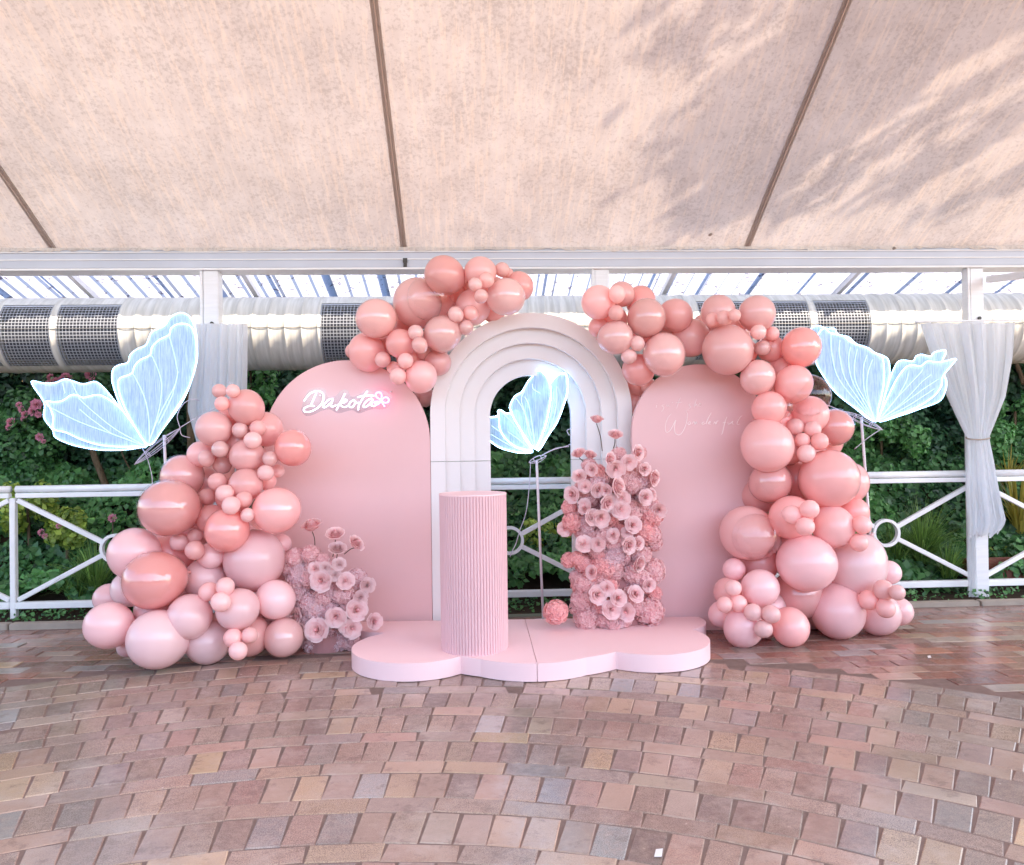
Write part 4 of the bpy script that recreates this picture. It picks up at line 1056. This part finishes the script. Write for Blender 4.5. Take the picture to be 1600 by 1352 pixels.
left = [(342.5,611,11,S,0),(364,611,10.5,S,0),(347,631,11.5,S,0),(384.5,636,27,'m',1),(334,670,27,'m',1),(415,671,26,'m',2),(375,672,12.5,'p',0),(403,669,12.5,S,0),(457.5,700,28,'g',1),
 (395,688,13.5,'p',0),(344,702,13,'p',0),(322.5,716,12.5,S,0),(347.5,727,13.5,'p',0),(384.5,712,25,'m',1),(422,717,12,'p',0),(415,739,12.5,S,0),(434,736,10,S,2),(314,710,20,'m',2),(285,745,32,'g',2),
 (320,752,25,'m',2),(340,753,14.5,S,0),(384,758,26,'m',1),(324,776.5,13.5,S,0),(351,771,13.5,S,0),(380.5,781,12.5,S,0),(361,790,14,S,0),(417,752,14,'m',2),(264,794,44,'g',1),(432,797.5,36,'g',1),
 (355,828.5,34,'g',1),(387,805,11,S,0),(330,812,22,'m',2),(210,865,38,'m',2),(265,866,34,'m',2),(280,847.5,14,S,0),(304.5,860,15,S,0),(305,838,11,S,2),(240,907,44.5,'g',1),(397.5,875,47,'m',1),
 (440,850,15,'m',2),(330,868,20,'m',2),(320,905,31,'m',2),(325,925,14.5,S,0),(352,917,14,S,0),(345,941,15,S,0),(371,952.5,32,'m',1),(431,937,29,'m',2),(296,964,34.5,'m',1),(246,999,44.5,'m',1,4.47),
 (170,977,36,'m',1),(203,920,27,'m',2),(170,935,22,'m',2),(325,1007,32,'m',2,4.62),(364,997,14.5,S,0),(390,993,12.5,S,0),(372,1017,14,S,0),(390,995,29,'m',2),(443,996,30,'p',1,4.68),(198,1012,14,'m',2),(238,850,22,'m',2),
 (290,800,26,'m',2),(370,845,30,'m',2),(400,930,30,'m',2),(285,925,28,'m',2),(350,980,26,'m',2),(240,955,28,'m',2),(375,690,20,'m',2),(360,650,18,'m',2),(310,780,22,'m',2),(400,830,26,'m',2),(430,890,20,'m',2),(300,1000,22,'m',2),(350,700,24,'m',2),(395,735,24,'m',2),(340,735,24,'m',2),(365,775,26,'m',2),(300,830,28,'m',2),(385,905,28,'m',2),(420,960,26,'m',2),(340,890,28,'m',2)]
topl = [(694,430,30,'m',1),(750,425.7,24.5,'m',1),(784.5,421.5,11.5,S,0),(793,428,9,S,2),(759.7,438,12,'p',0),(742.7,445,11,'p',0),(734,446,10,S,2),(751.6,463,11,'p',0),(791,464,29,'p',1),
 (812,448,21,'m',2),(652,473.5,37,'m',2),(672,466,36,'c',3),(588,498,31,'p',1),(573,550,28,'m',2),(552,549,12,'m',2),(626,537,23,'m',1),(649.6,520,12,'p',0),(655.6,539,12.5,'p',0),(662,550,11.5,S,2),
 (712,491,12,'p',0),(735,489,12,'p',0),(728,512,12,'p',0),(691,522,28.5,'p',1),(739,480,27,'m',2),(598,562,12.5,S,0),(633.7,564,12.5,S,0),(622,588,13.5,S,0),(614.5,575,10,S,2),(658,589,25,'m',1),
 (684,567,20,'m',2),(663,620,16,'m',2,5.4),(771,486,18,'m',2),(640,560,20,'m',2),(605,535,20,'m',2),(720,455,20,'m',2),(690,480,22,'m',2),(735,450,22,'m',2),(770,455,22,'m',2),(630,500,24,'m',2),(600,525,22,'m',2),(675,545,22,'m',2),(715,500,22,'m',2)]
right = [(935,472.6,26.5,'m',1),(964,459.5,13,S,0),(972,460,19,'m',2),(1001,471,23,'m',2),(962.5,489,12,S,0),(1010,497,30,'p',1),(935,512,15,'m',2),(962.5,527.6,26,'p',1),(996,537,11.5,S,0),(982.6,557,12,S,0),
 (1037.6,554,33,'p',1),(1056,493,25,'m',2),(1040,513,12,'m',2),(1079,528,29,'m',2),(998,578,24,'m',2),(995,603,16,'m',2,5.3),(1013,603,12,'m',2,5.22),(990,632,15,'m',2,5.32),(1122,488,27,'m',1),(1113,500,10.5,S,0),
 (1131.6,497,11.5,S,0),(1148,493,9.5,S,0),(1182.5,490,28,'m',1),(1137,547,39,'m',1),(1185,519,12,'p',0),(1192,544,12,'p',0),(1207,522,10.5,S,0),(1205,545,20,'m',2),(1184,589.5,26.5,'p',1),(1252,543,30.5,'g',1),
 (1240,600,29,'m',1),(1264,618,32,'c',3),(1202,637.6,26,'m',1),(1222,636,17,'c',3),(1265,648,28,'m',2),(1303,668,28,'g',2),(1243,667,13,S,0),(1270,671,13,S,0),(1254,688.5,11.5,S,0),(1280.7,690,13.5,S,0),
 (1293,692,22,'m',2),(1259.5,709,14,S,0),(1199,697,40,'m',1),(1295.5,748.4,45,'m',1),(1327,755,29,'m',2),(1204,753.7,31.5,'g',1),(1188,775,27,'m',2),(1245,750,28,'m',2),(1236,808,33,'m',1),(1239,804.7,14.5,S,0),
 (1265,796,14.5,S,0),(1258,823,14.5,S,0),(1302,823,32,'m',1),(1334,800,22,'m',2),(1347.5,820.6,14,S,0),(1342,848,14,S,0),(1168,833,41,'m',2),(1181,839,36,'c',3),(1187,880,28,'m',2),(1147,890,17,'m',2),
 (1188,919,29,'m',1),(1260.5,880,44.5,'m',1),(1247.5,929,39,'g',1),(1338,885,43,'m',2),(1309,960,41.5,'m',1,4.82),(1372,968,33.5,'m',1,4.86),(1357,938,15,S,0),(1380.5,922,15.5,S,0),(1402,926,12,S,0),(1384,951,14.5,S,0),
 (1403,955,21,'m',2),(1390,895,17,'m',2),(1162,985,30,'m',1,4.68),(1235,986,29.5,'m',1,4.66),(1193,983,14,S,0),(1177,957,13.5,S,0),(1205,960,14,S,0),(1153.6,943,13.5,S,0),(1132,945,12,S,0),(1146,919,12.5,S,0),
 (1138,925,22,'m',2),(1128,960,20,'m',2),(1199,998,12,'m',2),(1225,580,24,'m',2),(1230,700,26,'m',2),(1220,850,26,'m',2),(1270,780,26,'m',2),(1300,860,28,'m',2),(1200,950,26,'m',2),(1270,960,28,'m',2),(1340,920,28,'m',2),(1160,550,22,'m',2),(1215,660,22,'m',2),(1100,510,18,'m',2),(1000,520,20,'m',2),(960,500,20,'m',2),(1030,500,22,'m',2),(1150,520,22,'m',2),(1225,610,24,'m',2),(1250,640,24,'m',2),(1270,720,26,'m',2),(1170,900,24,'m',2),(1240,830,26,'m',2),(1360,940,26,'m',2)]
gL = thing('balloon_garland', 'tall pink balloon garland piled on the floor at the left', 'balloon garland', (at(320, 1030, 4.6).x, 4.7, 0), 'pink balloon garlands')
gT = thing('balloon_garland', 'short pink balloon garland between the left panel and the nested arch', 'balloon garland', (at(690, 500, 5.05).x, 5.05, 1.4), 'pink balloon garlands')
gR = thing('balloon_garland', 'long pink balloon garland arching over the lettered panel down to the floor', 'balloon garland', (at(1260, 1000, 4.8).x, 4.85, 0), 'pink balloon garlands')
pack(left, lambda y_: float(np.interp(y_, [600, 720, 800, 900, 1000], [4.85, 4.80, 4.68, 4.56, 4.50])), gL)
pack(topl, lambda y_: 4.98, gT)
pack(right, lambda y_: float(np.interp(y_, [450, 600, 700, 800, 900, 1000], [4.90, 4.84, 4.80, 4.76, 4.72, 4.70])), gR)

# ------------------------------------------------------------------ flowers
def rose_mesh(mat, seed):
    r_ = random.Random(seed); mb = MB(); tn = []
    rings = [(2, .12, .98), (3, .22, .97), (3, .34, .95), (4, .47, .90), (4, .60, .84), (5, .76, .74), (5, .95, .58)]
    for k, (n, rad, hgt) in enumerate(rings):
        a0 = r_.random()*6.28
        for i in range(n):
            a = a0+2*math.pi*i/n+r_.uniform(-.12, .12); span = 2*math.pi/n*1.45; vs = []; lean = r_.uniform(-.03, .03)
            for u_ in range(5):
                fu = u_/4; rr_ = rad*(.25+.75*fu**.42)+lean*fu; z_ = -.25+(hgt+.25)*fu**.85
                if u_ == 4: rr_ += .05+.022*k; z_ -= .03+.012*k
                hw = span*.5*math.sqrt(max(.06, 1-max(0, (fu-.5)/.5)**2*.68))
                for v_ in range(5):
                    fv = v_/2-1; aa = a+fv*hw
                    rj = rr_*(1+.05*abs(fv)*(1 if i % 2 else -1))
                    vs.append((rj*math.cos(aa), rj*math.sin(aa), z_-.06*abs(fv)*fu)); tn.append(min(1, max(0, .22+.14*k/6+.80*fu**3+r_.uniform(0, .06))))  # petal bases painted deeper so shade between the rings is in the colour
            mb.add(vs, [(u_*5+v_, u_*5+v_+1, (u_+1)*5+v_+1, (u_+1)*5+v_) for u_ in range(4) for v_ in range(4)])
    bud = [(.0, .99), (.07, .97), (.12, .90), (.15, .70), (.15, .2)]; vs = [(0, 0, .99)]
    for rr_, z_ in bud[1:]:
        for i in range(8): vs.append((rr_*math.cos(i*math.pi/4), rr_*math.sin(i*math.pi/4), z_+.03*math.sin(i*math.pi/4)))
    mb.add(vs, [(0, 1+i, 1+(i+1) % 8) for i in range(8)]+[(1+8*j+i, 9+8*j+i, 9+8*j+(i+1) % 8, 1+8*j+(i+1) % 8) for j in range(3) for i in range(8)]); tn += [.25]*len(vs)
    mb.tone = tn; return new_mesh('rose', mb, mat, True)
def hyd_mesh(mat, seed, n=210):
    r_ = random.Random(seed); mb = MB(); tn = []; ga = math.pi*(3-math.sqrt(5))
    for i in range(n):
        z_ = 1-2*(i+.5)/n; rr_ = math.sqrt(1-z_*z_); a = i*ga; d = Vector((rr_*math.cos(a), rr_*math.sin(a), z_))
        d = (d+Vector((r_.gauss(0, .05), r_.gauss(0, .05), r_.gauss(0, .05)))).normalized(); c_ = d*r_.uniform(.84, 1.06); u_ = d.orthogonal().normalized(); v_ = d.cross(u_); ph = r_.random()*6; tb = r_.uniform(.2, 1)
        for k in range(4):
            b = ph+k*math.pi/2+r_.uniform(-.2, .2); e = u_*math.cos(b)+v_*math.sin(b); s_ = u_*-math.sin(b)+v_*math.cos(b); L = .17
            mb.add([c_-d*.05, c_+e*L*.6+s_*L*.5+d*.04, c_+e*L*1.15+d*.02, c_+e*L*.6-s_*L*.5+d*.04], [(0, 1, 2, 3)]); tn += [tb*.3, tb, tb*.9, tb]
    # inner ball
    for i in range(6):
        pass
    mb.tone = tn; me = new_mesh('hydrangea', mb, mat, False); return me
def core_mesh():
    bm = bmesh.new(); bmesh.ops.create_icosphere(bm, subdivisions=2, radius=.86); me = bpy.data.meshes.new('flower_core'); bm.to_mesh(me); bm.free(); me.materials.append(M['hyd_core']); me.shade_smooth(); return me
M['hyd_core'] = simple('hydrangea_core', (.80, .46, .47), .9)
ROSE = [rose_mesh('rose', i) for i in range(4)]; ROSED = [rose_mesh('rose_dusty', i+9) for i in range(3)]
HYD = {k: [hyd_mesh(k, i+hash(len(k)) % 7) for i in range(3)] for k in ('hyd', 'hyd_salmon', 'hyd_mauve')}
HC = core_mesh()
def rosep(px, py, rp, Y, par, mesh=None, aim=None):
    c_ = at(px, py, Y); s_ = rp*(c_-P0).dot(f0)/FPX
    d = aim or Vector((random.gauss(0, .5)+(px-par['cx'])/120*.5, -1, random.gauss(.12, .38)))
    q = Vector(d).to_track_quat('Z', 'Y'); inst('rose', mesh or random.choice(ROSE), c_, par, q, s_)
def hydp(px, py, rp, Y, par, k='hyd', label=None):
    c_ = at(px, py, Y); s_ = rp*(c_-P0).dot(f0)/FPX
    q = Vector((random.gauss(0, 1), random.gauss(0, 1), random.gauss(0, 1))).to_track_quat('Z', 'Y')
    o = inst('hydrangea', random.choice(HYD[k]), c_, par, q, (s_*random.uniform(.95, 1.08), s_, s_*random.uniform(.95, 1.05)), label)
    inst('flower_core', HC, Vector(c_), o, None, 1) if False else None
    h = bpy.data.objects.new('flower_core', HC); COL.objects.link(h); h.parent = o
def stemflower(px, py, rp, Y, par, sx, sy, mesh=None, aim=None):
    rosep(px, py, rp, Y, par, mesh, aim)
    obj('stem', MB().tube(cr_spline([at(sx, sy, Y+.03), at((px+sx)/2+1.5, (py+sy)/2, Y+.02), at(px, py+rp*.4, Y+.005)], 5), .003, 6), 'stem', par, smooth=True)
# tall column of flowers
fc = thing('flower_column', 'tall column of pink roses and hydrangeas on the right half of the platform', 'flower arrangement', (at(960, 985, 4.92).x, 4.95, .10)); fc['cx'] = 960.
def fcY(x_, bulge=.17): u_ = min(1, abs(x_-958)/78); return 4.96-bulge*math.sqrt(1-u_*u_*.95)
s8 = lambda x_, y_: (830+x_/3.652, 640+y_/3.652)
mb = MB(); ring = [(at(958+52*math.cos(a), 980, 4.96).x, 4.97+.13*math.sin(a), .10) for a in np.linspace(0, 2*math.pi, 24, endpoint=False)]
mb.prism([Vector(p) for p in ring], (0, 0, .97)); obj('foam_core', mb, 'core', fc)
for x_, y_, r_ in ((680,400,45),(370,370,60),(220,540,40),(350,720,55),(440,720,50),(540,770,60),(570,660,45),(680,600,75),(640,700,75),(420,880,85),(300,880,55),(580,930,70),(690,920,75),(340,960,60),(280,1000,55),
                   (300,1080,75),(320,1190,78),(450,1200,68),(520,1190,60),(670,1150,88),(620,830,60),(520,840,50),(660,1000,50),(260,960,45),(330,320,45),(600,330,45),(560,420,50),(340,500,55),(620,250,40),(500,260,45),
                   (640,480,50),(300,430,45),(450,620,55),(560,560,55),(440,1000,60),(560,1060,60),(380,800,55),(480,930,50),(400,400,50),(530,350,45),(260,1130,45),(600,1130,50),(500,700,50),(700,760,50),(700,1050,45),(290,700,45),(400,1120,55)):
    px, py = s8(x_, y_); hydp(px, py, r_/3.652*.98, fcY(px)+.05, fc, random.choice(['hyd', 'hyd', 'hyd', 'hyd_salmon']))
for _ in range(13):
    px, py = random.uniform(898, 1022), random.uniform(725, 900); rosep(px, py, random.uniform(9, 13), fcY(px)-.03, fc)
for _ in range(44):
    px, py = random.uniform(905, 1018), random.uniform(735, 975); hydp(px, py, random.uniform(11, 17), fcY(px)+random.uniform(.02, .06), fc, random.choice(['hyd', 'hyd', 'hyd_mauve']))
for x_, y_, r_ in ((240,640,65),(220,560,45),(200,680,45),(215,860,45),(260,850,40)):
    px, py = s8(x_, y_); hydp(px, py, r_/3.652, fcY(px)-.0, fc, 'hyd_salmon')
for x_, y_, r_ in ((275,385,38),(240,485,45),(480,335,48),(440,285,40),(555,300,42),(480,445,52),(430,530,48),(515,505,44),(510,570,50),(340,615,45),(395,615,48),(645,500,42),(725,570,42),(575,660,46),(550,770,45),
                   (375,1055,50),(430,1020,40),(490,1080,46),(590,1055,44),(455,1140,52),(545,1150,48),(665,1000,36),(190,680,38),(290,780,34),(600,245,40),(690,390,42),(430,460,36),(310,440,36),(350,340,36),(470,720,36),(640,340,36),(310,570,36)):
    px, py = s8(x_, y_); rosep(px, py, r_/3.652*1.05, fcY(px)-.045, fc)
stemflower(932, 658, 10, 4.86, fc, 941, 705, aim=(.1, -.35, 1)); stemflower(961, 682, 11, 4.84, fc, 957, 706, aim=(0, -.7, 1))
stemflower(905, 711, 11, 4.86, fc, 922, 740, aim=(-.4, -.5, 1)); stemflower(921, 713, 10, 4.87, fc, 924, 740, aim=(.2, -.6, 1))
# single fallen hydrangea
p = at(869, 955, 4.80); t_ = thing('hydrangea_head', 'single pink hydrangea head lying on the platform left of the flower column', 'flower', (p.x, p.y, .10)); t_['cx'] = 869.
pz = p; hydp(869, 957, 18.5, 4.80, t_, 'hyd_salmon')
obj('stem', MB().tube([at(884, 955, 4.84), at(893, 950, 4.86)], .003, 6), 'stem', t_)
# low arrangement on the left
fl = thing('flower_arrangement', 'low rounded arrangement of pink roses and hydrangeas beside the left balloons', 'flower arrangement', (at(512, 1018, 4.85).x, 4.88, 0)); fl['cx'] = 512.
s7 = lambda x_, y_: (420+x_/5.2, 780+y_/5.2)
def flY(x_, b_=.17): u_ = min(1, abs(x_-510)/75); return 4.93-b_*math.sqrt(1-u_*u_*.95)
ring = [(at(512+36*math.cos(a), 1010, 4.9).x, 4.90+.13*math.sin(a), 0) for a in np.linspace(0, 2*math.pi, 24, endpoint=False)]
obj('foam_core', MB().prism([Vector(p) for p in ring], (0, 0, .38)), 'core', fl)
for x_, y_, r_, k_ in ((220,480,80,'hyd'),(340,450,75,'hyd'),(160,560,70,'hyd'),(240,660,95,'hyd'),(250,760,95,'hyd_mauve'),(330,850,105,'hyd_mauve'),(450,790,90,'hyd'),(580,780,75,'hyd'),(430,900,85,'hyd_mauve'),(440,500,60,'hyd'),
                       (350,1180,75,'hyd_mauve'),(450,1190,80,'hyd_mauve'),(560,1180,75,'hyd_mauve'),(600,1110,60,'hyd_mauve'),(320,1110,60,'hyd_mauve'),(170,1010,55,'hyd_mauve'),(250,1070,60,'hyd_mauve'),(560,680,70,'hyd'),(680,740,60,'hyd'),
                       (640,850,70,'hyd'),(520,560,55,'hyd'),(200,860,80,'hyd_mauve'),(600,990,80,'hyd_mauve'),(480,1040,80,'hyd_mauve'),(330,960,80,'hyd_mauve'),(340,600,80,'hyd'),(690,960,55,'hyd')):
    px, py = s7(x_, y_); Yq = flY(px)+.05
    if py > 1000: Yq = 4.84
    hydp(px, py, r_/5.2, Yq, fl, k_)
for _ in range(30):
    px, py = random.uniform(462, 560), random.uniform(885, 1008); hydp(px, py, random.uniform(11, 17), flY(px)+random.uniform(.02, .06) if py < 985 else 4.84, fl, random.choice(['hyd', 'hyd_mauve']))
for x_, y_, r_, d_ in ((430,660,80,0),(620,665,65,0),(795,700,58,1),(380,565,50,0),(570,530,50,1),(545,955,75,0),(710,900,80,0),(670,1045,72,0),(400,1065,88,0),(215,955,70,1),(850,995,62,0),(540,620,45,1),(740,800,55,1),(460,560,45,1),(250,1060,50,1),(620,1040,50,0)):
    px, py = s7(x_, y_); rosep(px, py, r_/5.2*1.05, flY(px)-.05, fl, random.choice(ROSED if d_ else ROSE), Vector(((px-512)/110, -1, random.uniform(0, .3))))
stemflower(488, 825, 15, 4.84, fl, 492, 860, aim=(-.2, -.35, 1)); stemflower(524, 838, 14, 4.82, fl, 520, 870, aim=(0, -.6, 1))
stemflower(554, 851, 13, 4.83, fl, 538, 866, aim=(.9, -.5, .8)); stemflower(527, 860, 13, 4.80, fl, 522, 885, mesh=ROSED[0], aim=(.2, -.7, 1))

# scraps on the floor
for x_, y_, s_, lb in ((1029, 1334, .017, 'scrap of white paper on the bricks near the front'), (1452, 1027, .012, 'tiny white scrap on the red bricks at the right')):
    p = atz(x_, y_, .006); q = [Vector((p.x+a*s_, p.y+b*s_, .004+c)) for a, b, c in ((-1, -.8, 0), (.3, -1.2, .003), (1, .9, .008), (-.2, 1.2, .004))]
    tag(obj('paper_scrap', MB().prism(q, (0, 0, .0015)), 'paper'), lb, 'paper scrap')
